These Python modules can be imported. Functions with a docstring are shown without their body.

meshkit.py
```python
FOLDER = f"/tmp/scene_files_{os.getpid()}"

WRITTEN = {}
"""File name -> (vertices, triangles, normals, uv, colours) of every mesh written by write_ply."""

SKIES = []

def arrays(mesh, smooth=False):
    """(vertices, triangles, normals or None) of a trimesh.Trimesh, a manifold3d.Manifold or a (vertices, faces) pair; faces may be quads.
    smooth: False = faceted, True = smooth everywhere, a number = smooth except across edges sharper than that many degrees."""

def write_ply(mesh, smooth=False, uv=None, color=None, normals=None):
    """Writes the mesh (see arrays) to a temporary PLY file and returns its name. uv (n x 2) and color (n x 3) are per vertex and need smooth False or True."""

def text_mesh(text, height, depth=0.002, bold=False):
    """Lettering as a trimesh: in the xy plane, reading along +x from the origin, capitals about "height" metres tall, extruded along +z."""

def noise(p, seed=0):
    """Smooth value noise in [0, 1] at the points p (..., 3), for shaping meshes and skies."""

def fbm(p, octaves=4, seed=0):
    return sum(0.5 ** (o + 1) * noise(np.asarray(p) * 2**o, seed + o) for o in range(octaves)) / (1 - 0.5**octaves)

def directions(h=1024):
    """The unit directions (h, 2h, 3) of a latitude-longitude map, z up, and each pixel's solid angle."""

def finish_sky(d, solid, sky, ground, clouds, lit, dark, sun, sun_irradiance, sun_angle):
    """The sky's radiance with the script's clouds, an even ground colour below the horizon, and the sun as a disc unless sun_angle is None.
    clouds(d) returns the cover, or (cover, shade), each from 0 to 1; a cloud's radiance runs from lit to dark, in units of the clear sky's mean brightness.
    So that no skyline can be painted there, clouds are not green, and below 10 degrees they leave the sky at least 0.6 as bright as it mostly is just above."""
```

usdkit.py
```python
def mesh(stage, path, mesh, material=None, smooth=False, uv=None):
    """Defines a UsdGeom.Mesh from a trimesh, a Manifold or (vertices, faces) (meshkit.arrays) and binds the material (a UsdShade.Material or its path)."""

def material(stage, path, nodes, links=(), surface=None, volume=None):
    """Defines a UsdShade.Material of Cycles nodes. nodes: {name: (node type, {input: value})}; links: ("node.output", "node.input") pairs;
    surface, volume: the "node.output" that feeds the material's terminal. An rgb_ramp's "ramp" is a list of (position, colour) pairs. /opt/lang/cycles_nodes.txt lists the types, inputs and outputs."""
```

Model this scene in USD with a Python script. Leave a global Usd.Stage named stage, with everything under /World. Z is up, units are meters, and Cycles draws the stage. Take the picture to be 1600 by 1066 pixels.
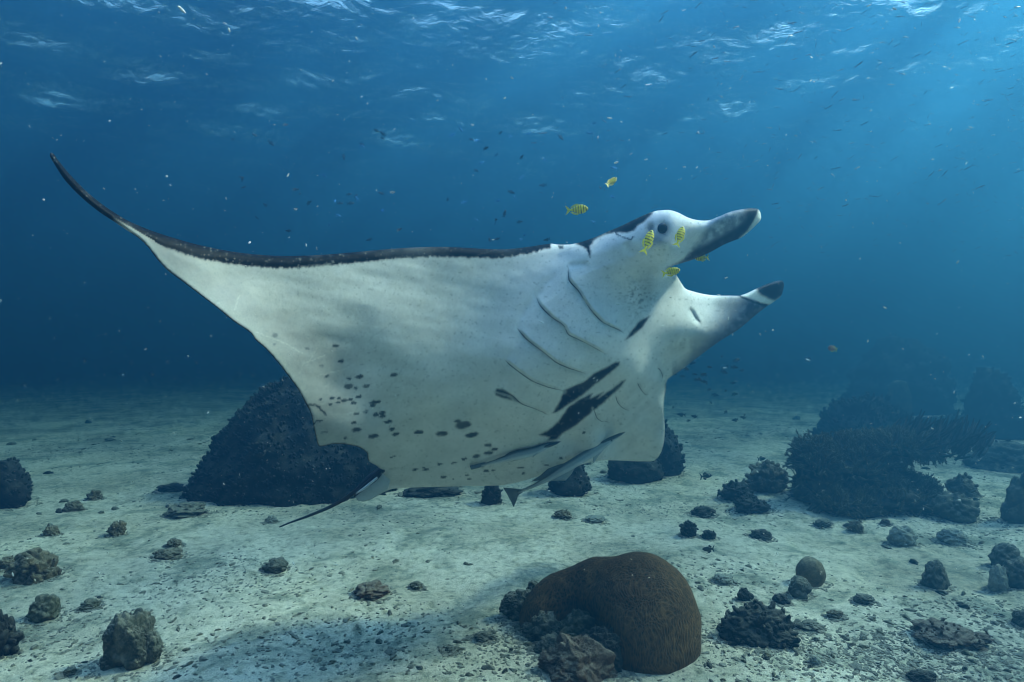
import math, numpy as np, trimesh, meshkit, usdkit, manifold3d, shapely
from scipy.spatial import Delaunay, cKDTree
from scipy.interpolate import RBFInterpolator
from pxr import Usd, UsdGeom, UsdLux, UsdShade, Sdf, Gf, Vt

stage = Usd.Stage.CreateInMemory()
UsdGeom.Xform.Define(stage, '/World')
# ---------------------------------------------------------------- camera, sky, sun, exposure
F, CX, CY, CAMZ = 953.0, 800.0, 533.0, 1.2
SURF = 5.0                                        # height of the water surface above the sand
cam = UsdGeom.Camera.Define(stage, '/World/camera')
cam.CreateHorizontalApertureAttr(36.0)
cam.CreateFocalLengthAttr(36.0 * F / 1600.0)
cam.AddTranslateOp().Set(Gf.Vec3d(0, 0, CAMZ))
cam.AddRotateXOp().Set(90.0)
cam.CreateExposureAttr(4.25)
SUN_AZ, SUN_EL = math.radians(76), math.radians(42)
usdkit.material(stage, '/World/Looks/sky', {
    "s": ("sky_texture", {"sky_type": "single_scattering", "sun_disc": False, "sun_elevation": SUN_EL, "sun_rotation": SUN_AZ, "aerosol_density": 2.5}),
    "b": ("background_shader", {"strength": 0.08})}, [("s.color", "b.color")], surface="b.background")
dome = UsdLux.DomeLight.Define(stage, '/World/sky')
UsdShade.MaterialBindingAPI.Apply(dome.GetPrim()).Bind(UsdShade.Material.Get(stage, '/World/Looks/sky'))
sun = UsdLux.DistantLight.Define(stage, '/World/sun')
sun.CreateNormalizeAttr(True)
sun.CreateIntensityAttr(0.4)
sun.CreateAngleAttr(10)                           # sunlight spread by the ripples of the water surface
sun.CreateColorAttr(Gf.Vec3f(1, .86, .69))
sun.AddRotateZOp().Set(-math.degrees(SUN_AZ))
sun.AddRotateXOp().Set(-(90.0 - math.degrees(SUN_EL)))


def volume(S, A, g):
    """Scattering and absorption per metre as the inputs of a principled volume."""
    S, A = np.array(S), np.array(A)
    D = float((S + A).max()) * 1.02
    col = S / D
    return {"density": D, "color": tuple(col), "absorption_color": tuple(np.clip(1 - A / (D * (1 - col)), 0, 1) ** 2), "anisotropy": g}


WATER = volume((.008, .042, .092), (.246, .164, .124), .70)

# ---------------------------------------------------------------- helpers
used = {}


def numbered(path):
    k = used.get(path, -1) + 1
    used[path] = k
    return path if k == 0 else f'{path}_{k:03d}'


def tag(prim, label=None, cat=None, group=None, kind=None):
    p = prim.GetPrim() if hasattr(prim, 'GetPrim') else prim
    for k, v in (('label', label), ('category', cat), ('group', group), ('kind', kind)):
        if v:
            p.SetCustomDataByKey(k, v)
    return p


def world(px, py, Z):
    """The point at depth Z (metres in front of the camera's place) that a sight line of the survey meets."""
    px, py, Z = np.broadcast_arrays(np.asarray(px, float), np.asarray(py, float), np.asarray(Z, float))
    return np.stack([(px - CX) / F * Z, Z, CAMZ + (CY - py) / F * Z], -1)


def floor_depth(py):
    return F * CAMZ / (py - CY)


def thing(name, label, cat, loc=(0, 0, 0), group=None, rz=0.0):
    x = UsdGeom.Xform.Define(stage, numbered('/World/' + name))
    x.AddTranslateOp().Set(Gf.Vec3d(*map(float, loc)))
    if rz:
        x.AddRotateZOp().Set(rz)
    tag(x, label, cat, group)
    x.loc = np.array(loc, float)
    return x


def put(parent, name, v, f, mat, smooth=True, col=None, loc=None, kind=None, label=None):
    """One Mesh. parent None: top-level. Vertices are given in the frame of the parent (or about loc when top-level)."""
    base = '/World' if parent is None else str(parent.GetPath())
    f = np.asarray(f)
    if f.shape[1] == 4:
        f = np.vstack([f[:, [0, 1, 2]], f[:, [0, 2, 3]]])
    m = usdkit.mesh(stage, numbered(base + '/' + name), (np.asarray(v, float), f), '/World/Looks/' + mat, smooth=smooth)
    if col is not None:
        UsdGeom.PrimvarsAPI(m).CreatePrimvar("tint", Sdf.ValueTypeNames.Color3fArray, "vertex").Set(Vt.Vec3fArray.FromNumpy(np.asarray(col, np.float32)))
    if loc is not None:
        m.AddTranslateOp().Set(Gf.Vec3d(*map(float, loc)))
    if kind or label:
        tag(m, label=label, kind=kind)
    return m


def grid_faces(nr, nc, wrap=False):
    i = np.arange(nr * nc).reshape(nr, nc)
    if wrap:
        i = np.concatenate([i, i[:, :1]], 1)
    return np.stack([i[:-1, :-1], i[:-1, 1:], i[1:, 1:], i[1:, :-1]], -1).reshape(-1, 4)


def tube(points, ra, rb=None, n=12, up=(0, 0, 1), caps=True):
    """A loft of elliptical sections along a polyline: ra across, rb along the up side."""
    p = np.asarray(points, float)
    ra = np.broadcast_to(ra, len(p)).astype(float)
    rb = ra if rb is None else np.broadcast_to(rb, len(p)).astype(float)
    t = np.gradient(p, axis=0)
    t /= np.linalg.norm(t, axis=1, keepdims=True) + 1e-12
    u = np.broadcast_to(np.asarray(up, float), p.shape)
    a = np.cross(t, u)
    a /= np.linalg.norm(a, axis=1, keepdims=True) + 1e-12
    b = np.cross(a, t)
    g = np.arange(n) * 2 * np.pi / n
    v = p[:, None] + ra[:, None, None] * np.cos(g)[None, :, None] * a[:, None] + rb[:, None, None] * np.sin(g)[None, :, None] * b[:, None]
    f = grid_faces(len(p), n, True)
    f = np.vstack([f[:, [0, 1, 2]], f[:, [0, 2, 3]]])
    v = v.reshape(-1, 3)
    if caps:
        k = len(v)
        v = np.vstack([v, p[:1], p[-1:]])
        j = np.arange(n)
        f = np.vstack([f, np.stack([np.full(n, k), (j + 1) % n, j], 1), np.stack([np.full(n, k + 1), len(v) - 2 - n + j, len(v) - 2 - n + (j + 1) % n], 1)])
    return v, f


def join(parts):
    vs, fs, n = [], [], 0
    for v, f in parts:
        f = np.asarray(f)
        if f.shape[1] == 4:
            f = np.vstack([f[:, [0, 1, 2]], f[:, [0, 2, 3]]])
        vs.append(v)
        fs.append(f + n)
        n += len(v)
    return np.vstack(vs), np.vstack(fs)


def spline(pts, n):
    """A smooth curve through points, n samples."""
    from scipy.interpolate import PchipInterpolator
    p = np.asarray(pts, float)
    s = np.r_[0, np.cumsum(np.linalg.norm(np.diff(p[:, :2], axis=0), axis=1))]
    return np.stack([PchipInterpolator(s, p[:, k])(np.linspace(0, s[-1], n)) for k in range(p.shape[1])], 1)


def mat(name, nodes, links, surface="p.BSDF", volume=None):
    return usdkit.material(stage, '/World/Looks/' + name, nodes, links, surface=surface, volume=volume)


# ---------------------------------------------------------------- materials
mat('haze', {"v": ("principled_volume", WATER)}, [], surface=None, volume="v.volume")
mat('water', {"geo": ("geometry", {}), "mp": ("mapping", {"scale": (1.0, 1.25, 1.0), "rotation": (0, 0, .3)}),
              "n": ("noise_texture", {"scale": 5.0, "detail": 4.0, "roughness": .6, "distortion": .6}),
              "bp": ("bump", {"strength": .55, "distance": .05}),
              "fr": ("fresnel", {"IOR": 1.33}), "t": ("transparent_bsdf", {}), "g": ("glossy_bsdf", {"color": (1, 1, 1), "roughness": .03}), "m": ("mix_closure", {})},
    [("geo.position", "mp.vector"), ("mp.vector", "n.vector"), ("n.fac", "bp.height"), ("bp.normal", "fr.normal"), ("bp.normal", "g.normal"),
     ("fr.fac", "m.fac"), ("t.BSDF", "m.closure1"), ("g.BSDF", "m.closure2")], surface="m.closure")
mat('sand', {"geo": ("geometry", {}),
             "n1": ("noise_texture", {"scale": 1.1, "detail": 5.0, "roughness": .62}),
             "n2": ("noise_texture", {"scale": 26.0, "detail": 5.0, "roughness": .7}),
             "n3": ("noise_texture", {"scale": 170.0, "detail": 2.0, "roughness": .6}),
             "n4": ("noise_texture", {"scale": 2.6, "detail": 6.0, "roughness": .7, "distortion": .5}), "r4": ("rgb_ramp", {"ramp": [(.50, (0, 0, 0)), (.62, (.8, .8, .8))]}), "wv": ("wave_texture", {"scale": 2.2, "distortion": 9.0, "detail": 3.0, "detail_scale": 1.2, "bands_direction": "diagonal"}), "m3": ("mix", {"color2": (.27, .28, .21)}), "ma": ("math", {"math_type": "multiply_add", "value2": .5}),
             "r1": ("rgb_ramp", {"ramp": [(.34, (.46, .41, .31)), (.46, (.67, .59, .45)), (.60, (.80, .71, .56))]}),
             "r2": ("rgb_ramp", {"ramp": [(.30, (.30, .31, .25)), (.42, (.76, .77, .71)), (.52, (1, 1, 1)), (.72, (1.15, 1.14, 1.1))]}),
             "r3": ("rgb_ramp", {"ramp": [(.34, (.45, .45, .42)), (.46, (1, 1, 1)), (.7, (1.1, 1.1, 1.1))]}),
             "m1": ("mix", {"mix_type": "multiply", "fac": 1.0}), "m2": ("mix", {"mix_type": "multiply", "fac": .75}),
             "add": ("math", {"math_type": "add"}), "b1": ("bump", {"strength": .5, "distance": .010}),
             "p": ("principled_bsdf", {"roughness": .95, "specular_ior_level": .15})},
    [("geo.position", x + ".vector") for x in ("n1", "n2", "n3", "n4", "wv")] +
    [("n1.fac", "r1.fac"), ("n2.fac", "r2.fac"), ("n3.fac", "r3.fac"), ("r1.color", "m3.color1"), ("r2.color", "m1.color2"), ("m1.color", "m2.color1"), ("r3.color", "m2.color2"),
     ("n4.fac", "r4.fac"), ("r4.color", "m3.fac"), ("m3.color", "m1.color1"), ("m2.color", "p.base_color"), ("n2.fac", "add.value1"), ("n3.fac", "add.value2"), ("wv.fac", "ma.value1"), ("add.value", "ma.value3"), ("ma.value", "b1.height"), ("b1.normal", "p.normal")])


def rock_mat(name, dark, mid, light, scale=14.0, bump=.02, rough=.95, dust=.5):
    """Mottled reef rock with pale sediment settled on the faces that look upward."""
    mat(name, {"tc": ("texture_coordinate", {}), "geo": ("geometry", {}), "sx": ("separate_xyz", {}),
               "n1": ("noise_texture", {"scale": scale, "detail": 6.0, "roughness": .68}),
               "n2": ("noise_texture", {"scale": scale * 5, "detail": 4.0, "roughness": .7}),
               "n3": ("noise_texture", {"scale": scale * 1.7, "detail": 5.0, "roughness": .7}),
               "r": ("rgb_ramp", {"ramp": [(.36, dark), (.5, mid), (.64, light)]}),
               "mf": ("mix", {"fac": .45}), "bp": ("bump", {"strength": 1.0, "distance": bump}),
               "up": ("map_range", {"from_min": .05, "from_max": .95}), "nr": ("map_range", {"from_min": .36, "from_max": .60}),
               "pr": ("math", {"math_type": "multiply"}), "pk": ("math", {"math_type": "multiply", "value2": dust, "use_clamp": True}), "ds": ("mix", {"color2": (.46, .43, .34)}),
               "p": ("principled_bsdf", {"roughness": rough, "specular_ior_level": .15})},
        [("tc.object", "n1.vector"), ("tc.object", "n2.vector"), ("tc.object", "n3.vector"), ("n1.color", "mf.color1"), ("n2.color", "mf.color2"), ("mf.color", "r.fac"),
         ("geo.normal", "sx.vector"), ("sx.z", "up.value"), ("n3.fac", "nr.value"), ("up.result", "pr.value1"), ("nr.result", "pr.value2"), ("pr.value", "pk.value1"), ("pk.value", "ds.fac"),
         ("r.color", "ds.color1"), ("ds.color", "p.base_color"), ("mf.color", "bp.height"), ("bp.normal", "p.normal")])


rock_mat('reef_rock', (.035, .034, .025), (.105, .10, .072), (.23, .21, .16), dust=.5)
rock_mat('pale_rock', (.16, .17, .14), (.30, .30, .25), (.46, .44, .36))
rock_mat('dark_coral', (.012, .012, .010), (.035, .032, .026), (.085, .075, .06), 18, dust=.22)
rock_mat('brown_coral', (.07, .05, .025), (.15, .11, .055), (.24, .18, .10), 30, .008)
rock_mat('olive_coral', (.05, .045, .025), (.11, .10, .055), (.19, .17, .10), 24, .012)
rock_mat('rusty_algae', (.05, .028, .018), (.14, .075, .045), (.22, .15, .10), 30)
rock_mat('rubble', (.09, .088, .07), (.24, .225, .175), (.48, .44, .35), 40)
mat('brain_coral', {"tc": ("texture_coordinate", {}), "w": ("noise_texture", {"scale": 7.0, "detail": 2.0}), "ad": ("vector_math", {"math_type": "multiply_add", "vector2": (.10, .10, .10)}),
                    "mp": ("mapping", {"scale": (1.0, 1.0, .30)}),
                    "n": ("voronoi_texture", {"scale": 105.0, "randomness": .85}),
                    "big": ("noise_texture", {"scale": 4.0, "detail": 5.0, "roughness": .6}),
                    "r": ("rgb_ramp", {"ramp": [(.10, (.032, .016, .006)), (.35, (.090, .047, .018)), (.75, (.150, .086, .034))]}),
                    "rb": ("rgb_ramp", {"ramp": [(.35, (.60, .58, .56)), (.65, (1.15, 1.1, 1.0))]}),
                    "mx": ("mix", {"mix_type": "multiply", "fac": 1.0}),
                    "bp": ("bump", {"strength": .5, "distance": .005}), "p": ("principled_bsdf", {"roughness": .85, "specular_ior_level": .2})},
    [("tc.object", "w.vector"), ("w.color", "ad.vector1"), ("tc.object", "ad.vector3"), ("ad.vector", "mp.vector"), ("mp.vector", "n.vector"), ("tc.object", "big.vector"), ("n.distance", "r.fac"),
     ("big.fac", "rb.fac"), ("r.color", "mx.color1"), ("rb.color", "mx.color2"), ("mx.color", "p.base_color"), ("n.distance", "bp.height"), ("bp.normal", "p.normal")])
mat('manta_skin', {"at": ("attribute", {"attribute": "tint"}), "geo": ("geometry", {}),
                   "n": ("noise_texture", {"scale": 90.0, "detail": 4.0, "roughness": .7}), "n2": ("noise_texture", {"scale": 9.0, "detail": 4.0}),
                   "r": ("rgb_ramp", {"ramp": [(.3, (.90, .90, .89)), (.6, (1.0, 1.0, 1.0))]}), "r2": ("rgb_ramp", {"ramp": [(.3, (.88, .89, .87)), (.65, (1.03, 1.03, 1.02))]}),
                   "m": ("mix", {"mix_type": "multiply", "fac": 1.0}), "m2": ("mix", {"mix_type": "multiply", "fac": 1.0}),
                   "bp": ("bump", {"strength": .14, "distance": .004}), "p": ("principled_bsdf", {"roughness": .55, "specular_ior_level": .06})},
    [("geo.position", "n.vector"), ("geo.position", "n2.vector"), ("n.fac", "r.fac"), ("n2.fac", "r2.fac"), ("at.color", "m.color1"), ("r.color", "m.color2"),
     ("m.color", "m2.color1"), ("r2.color", "m2.color2"), ("m2.color", "p.base_color"), ("n.fac", "bp.height"), ("bp.normal", "p.normal")])
mat('tinted', {"at": ("attribute", {"attribute": "tint"}), "p": ("principled_bsdf", {"roughness": .45, "specular_ior_level": .4})}, [("at.color", "p.base_color")])
mat('eye', {"p": ("principled_bsdf", {"base_color": (.012, .012, .016), "roughness": .12})}, [])


def plain(name, c, r=.5):
    mat(name, {"p": ("principled_bsdf", {"base_color": c, "roughness": r})}, [])


plain('fish_yellow_fin', (1.0, .78, .01))
plain('fish_silver', (.30, .34, .38), .3)
plain('fish_slate', (.10, .125, .15))
plain('fish_dark', (.015, .018, .02))
plain('fish_blue', (.05, .30, .70))
plain('fish_orange', (.75, .25, .05))
plain('speck', (.70, .72, .70), .8)

# ---------------------------------------------------------------- setting: sand, water surface, water body
def graded(lo, hi, fine_lo, fine_hi, step, grow=1.12):
    a = list(np.arange(fine_lo, fine_hi + step / 2, step))
    for end, sign in ((hi, 1), (lo, -1)):
        s, x = step, (a[-1] if sign > 0 else a[0])
        out = []
        while abs(end - x) > s * 1.3 and (end - x) * sign > 0:
            s = min(s * grow, 4.0)
            x += sign * s
            out.append(x)
        out.append(end)
        out = [o for o in out if (end - o) * sign >= 0]
        a = a + out if sign > 0 else out[::-1] + a
    return np.unique(np.round(np.array(a), 6))


def sand_height(x, y):
    p = np.stack([np.asarray(x, float), np.asarray(y, float), np.zeros_like(np.asarray(x, float))], -1)
    near = np.clip((np.asarray(y, float) + 30) / 31, 0, 1)
    d = np.clip(np.asarray(y, float) - 5.0, 0, 26)
    return -.018 * d * d / (d + 2.0) + near * (.10 * (meshkit.fbm(p * .55 + 7, 3, 5) - .5) + .035 * (meshkit.fbm(p * 2.6 + 3, 3, 9) - .5) + .020 * (meshkit.fbm(p * 11 + 1, 3, 21) - .5))


xs, ys = graded(-45, 45, -3.0, 3.0, .016), graded(-25, 65, 1.9, 5.2, .016)
X, Y = np.meshgrid(xs, ys)
ground = put(None, 'seabed', np.stack([X, Y, sand_height(X, Y)], -1).reshape(-1, 3), grid_faces(len(ys), len(xs)), 'sand')
tag(ground, kind='structure')

xs, ys = graded(-44, 44, -7, 7, .035), graded(-24, 64, 2.5, 12, .035)
X, Y = np.meshgrid(xs, ys)
rng = np.random.default_rng(11)
Hs = np.zeros_like(X)
for i in range(70):
    lam = .16 * (3.0 / .16) ** rng.random()
    k, a = 2 * np.pi / lam, np.pi / 2 + rng.normal(.25, .75)
    Hs += (.036 if lam > .8 else .016) * lam / (2 * np.pi) * np.sin(k * (X * math.cos(a) + Y * math.sin(a)) + rng.random() * 6.28)
surface = put(None, 'water_surface', np.stack([X, Y, SURF + Hs], -1).reshape(-1, 3), grid_faces(len(ys), len(xs)), 'water')
tag(surface, kind='structure')
b = trimesh.creation.box((90, 90, SURF + 1.6))
b.apply_translation((0, 20, (SURF + .45 - 1.15) / 2))
tag(put(None, 'haze', b.vertices, b.faces, 'haze', smooth=False), kind='stuff')

# ---------------------------------------------------------------- the manta ray
# outline of its underside (survey coordinates), starting at the tip of the near wing and following the leading edge
LEAD = [(79, 239), (83, 240), (90.5, 250), (113, 277), (146, 308.6), (191, 340), (230, 358), (275, 373), (320, 385), (380, 395.6), (440, 400), (500, 398.5), (556, 394), (632, 387.6), (694, 386),
        (786, 389.7), (824, 386), (860, 381), (875, 382.5), (897, 381)]
HEAD = [(925, 372.5), (952, 361), (972, 352.5), (1000, 339), (1020, 331), (1035, 328.5), (1047, 328.5), (1060, 332.5), (1075, 340), (1090, 344), (1107, 344.5)]
LOBE = [(1122, 339), (1140, 331.5), (1160, 327), (1177, 325.5), (1185, 327.5), (1188.5, 334), (1188.7, 343), (1182, 351), (1170, 362.5), (1157, 372), (1147, 376), (1132, 382), (1110, 394), (1085, 405), (1060, 413)]
JAW = [(1050, 417), (1057, 430), (1065, 443), (1071, 451)]
FAR = [(1085, 456), (1102, 460), (1122, 462), (1140, 462), (1155, 462), (1170, 457), (1182, 451), (1197, 444.5), (1213, 439.5), (1221, 438.5), (1225, 442.5), (1224, 452), (1220, 463), (1210, 471), (1198, 479)]
CHEEK = [(1180, 493), (1155, 514), (1128, 531), (1104, 548), (1077, 568.5), (1059, 582)]
FARWING = [(1043, 593), (1040, 609), (1037.5, 628), (1037, 643), (1038.5, 660), (1039, 675), (1037, 694), (1032, 709), (1023, 719.5), (1004, 721), (982, 720.5), (960, 719.5), (936, 720)]
BELLY = [(905, 727), (870, 737), (845, 744), (790, 757.5), (735, 759.5), (680, 761), (640, 762), (614, 764), (600, 768)]
STERN = [(588, 764), (585, 752), (590, 741), (592, 731)]
TRAIL = [(576, 720), (573, 708), (562, 699.5), (543, 695), (521, 694), (504, 697.5), (498, 697), (493.4, 683), (489, 662), (485.6, 646), (478, 631.5), (468, 612), (450, 587), (432, 564), (414, 544), (400, 532),
         (392, 521), (365, 502), (335, 478), (290, 443.7), (260, 421), (245, 404.6), (230, 385), (218, 373.5), (206, 365), (179, 347), (152, 329), (125, 306.5), (101, 281), (84, 255), (78, 244)]
# per stretch: rounding width (survey units), rounding depth (m), thickness of the body there (m)
EDGE = [(LEAD, 14, .022, .03), (HEAD, 34, .10, .22), (LOBE, 19, .05, .09), (JAW, 16, .06, .18), (FAR, 15, .05, .08), (CHEEK, 26, .10, .20), (FARWING, 7, .012, .02), (BELLY, 26, .10, .14), (STERN, 10, .03, .05), (TRAIL, 4, .004, .015)]
outline = np.array([p for s in EDGE for p in s[0]], float)
prm = np.array([s[1:] for s in EDGE for p in s[0]], float)
prm[2:6, 0], prm[len(LEAD) - 4:len(LEAD), 1] = 7, .05


def closed_curve(pts, vals, step):
    q = np.vstack([pts, pts[:1]])
    w = np.vstack([vals, vals[:1]])
    s = np.r_[0, np.cumsum(np.linalg.norm(np.diff(q, axis=0), axis=1))]
    t = np.arange(0, s[-1], step)
    i = np.clip(np.searchsorted(s, t, 'right') - 1, 0, len(s) - 2)
    u = ((t - s[i]) / (s[i + 1] - s[i]))[:, None]
    n = len(pts)
    p0, p1, p2, p3 = pts[(i - 1) % n], pts[i % n], pts[(i + 1) % n], pts[(i + 2) % n]
    d = np.linalg.norm(p2 - p1, axis=1, keepdims=True)
    m1 = (p2 - p0) / (np.linalg.norm(p2 - p1, axis=1, keepdims=True) + np.linalg.norm(p1 - p0, axis=1, keepdims=True)) * d
    m2 = (p3 - p1) / (np.linalg.norm(p3 - p2, axis=1, keepdims=True) + np.linalg.norm(p2 - p1, axis=1, keepdims=True)) * d
    h = (2 * u**3 - 3 * u**2 + 1) * p1 + (u**3 - 2 * u**2 + u) * m1 + (-2 * u**3 + 3 * u**2) * p2 + (u**3 - u**2) * m2
    return h, (1 - u) * w[i] + u * w[i + 1]


STEP = 2.3
rim, rimp = closed_curve(outline, prm, STEP * .85)
poly = shapely.Polygon(rim)
x0, y0, x1, y1 = poly.bounds
gx, gy = np.meshgrid(np.arange(x0, x1, STEP), np.arange(y0, y1, STEP * .866))
gx[1::2] += STEP / 2
inner = np.stack([gx.ravel(), gy.ravel()], 1)
inner = inner[shapely.contains_xy(poly, inner[:, 0], inner[:, 1])]
rim_tree = cKDTree(rim)
inner = inner[rim_tree.query(inner)[0] > STEP * .6]
P = np.vstack([rim, inner])
tri = Delaunay(P).simplices
cen = P[tri].mean(1)
tri = tri[shapely.contains_xy(poly, cen[:, 0], cen[:, 1])]
a, b2, c = P[tri[:, 0]], P[tri[:, 1]], P[tri[:, 2]]
area = (b2[:, 0] - a[:, 0]) * (c[:, 1] - a[:, 1]) - (b2[:, 1] - a[:, 1]) * (c[:, 0] - a[:, 0])
tri[area > 0] = tri[area > 0][:, ::-1]            # all the same way round, underside towards the viewer
tri = tri[:, ::-1] if False else tri

DEPTH = np.array([
    (80, 240, 1.36), (110, 275, 1.36), (190, 340, 1.42), (235, 375, 1.47), (320, 392, 1.57), (300, 450, 1.51), (350, 440, 1.60), (350, 485, 1.55), (440, 408, 1.72), (400, 531, 1.62), (430, 500, 1.70), (500, 480, 1.80), (600, 402, 1.92),
    (600, 520, 1.94), (470, 612, 1.78), (520, 600, 1.90), (500, 692, 1.95), (560, 690, 2.06), (720, 396, 2.07), (700, 500, 2.08), (600, 640, 2.08), (680, 620, 2.14), (820, 392, 2.18), (870, 390, 2.2), (780, 470, 2.14),
    (880, 430, 2.13), (840, 500, 2.12), (900, 500, 2.11), (800, 590, 2.16), (900, 590, 2.18), (980, 470, 2.17), (950, 600, 2.28), (870, 655, 2.33), (760, 690, 2.36), (680, 715, 2.39), (600, 742, 2.42), (740, 620, 2.20),
    (1010, 540, 2.28), (1060, 520, 2.38), (1085, 475, 2.46), (1068, 450, 2.42), (1100, 520, 2.48), (1030, 575, 2.50), (960, 655, 2.62), (900, 690, 2.58), (850, 730, 2.58), (740, 752, 2.54), (640, 757, 2.46),
    (1037, 640, 3.06), (1033, 695, 3.28), (1018, 716, 3.38), (962, 714, 3.20), (990, 685, 3.14), (1018, 650, 3.06), (1040, 612, 2.98), (965, 690, 3.06), (930, 712, 2.76), (942, 695, 2.74), (970, 660, 2.68), (1000, 625, 2.62), (1028, 600, 2.62),
    (1120, 478, 2.60), (1100, 540, 2.58), (1150, 495, 2.70), (1190, 465, 2.80), (1220, 445, 2.86),
    (920, 400, 2.13), (960, 380, 2.09), (1000, 365, 2.05), (1035, 355, 2.02), (1045, 385, 2.03), (1000, 420, 2.11), (1075, 370, 2.07), (1120, 365, 2.12), (1160, 350, 2.16), (1185, 335, 2.19), (1040, 410, 2.11), (950, 440, 2.13)])
rbf = RBFInterpolator(DEPTH[:, :2] / 100, DEPTH[:, 2], smoothing=.003, kernel='thin_plate_spline')


def line_dist(px, py, line):
    q = np.stack([px, py], 1)
    L = np.asarray(line, float)
    d = np.full(len(q), 1e9)
    side, along, total, s0 = np.zeros(len(q)), np.zeros(len(q)), np.linalg.norm(np.diff(L, axis=0), axis=1).sum(), 0.0
    for A, B in zip(L[:-1], L[1:]):
        e = B - A
        ln = np.linalg.norm(e)
        t = np.clip(((q - A) @ e) / ln**2, 0, 1)
        r = q - A - t[:, None] * e
        dd = np.linalg.norm(r, axis=1)
        m = dd < d
        d[m], side[m], along[m] = dd[m], np.sign(e[0] * r[m, 1] - e[1] * r[m, 0]), (s0 + t[m] * ln) / total
        s0 += ln
    return d, side, along


Z1 = lambda *p: [(750 + x / 2.909, 280 + y / 2.909) for x, y in p]
Z3 = lambda *p: [(860 + x / 4, 260 + y / 4) for x, y in p]
Z4 = lambda *p: [(680 + x / 3.636, 540 + y / 3.636) for x, y in p]
ZB = lambda *p: [(400 + x / 2.805, 480 + y / 2.805) for x, y in p]
GILLS = [Z1((400, 400), (405, 455), (450, 510), (505, 595), (565, 655), (630, 685), (655, 700)), Z1((255, 535), (275, 575), (330, 630), (385, 670), (400, 705), (440, 725), (500, 755), (570, 795)),
         Z1((170, 680), (215, 730), (300, 795), (350, 835), (420, 865), (478, 882)), Z1((115, 825), (170, 870), (240, 918), (310, 945), (380, 962)), Z4((350, 255), (430, 280), (490, 330), (570, 360), (645, 395))]
FAR_GILLS = [Z4((1262, 128), (1275, 135), (1288, 160), (1293, 190)), Z4((1150, 213), (1170, 250), (1195, 278), (1215, 280)), Z4((1026, 285), (1045, 335), (1075, 360), (1102, 370)), Z4((905, 365), (920, 410), (950, 432), (995, 435))]
FOLDS = [(Z1((395, 400), (330, 450), (255, 535), (200, 610), (165, 690)), 9, .010), (Z1((690, 480), (740, 440), (800, 405)), 12, .012), (Z3((470, 470), (490, 520), (520, 560)), 6, .006),
         (Z3((690, 610), (780, 590), (850, 540), (880, 500)), 4, -.008), (Z3((870, 880), (885, 930), (930, 975)), 4, .012), (Z1((960, 590), (985, 640), (1005, 665)), 3, .010), (Z3((100, 625), (170, 618), (240, 610)), 5, .008),
         (Z4((560, 590), (760, 540), (900, 470), (1060, 400), (1200, 300)), 18, .035)]


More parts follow.
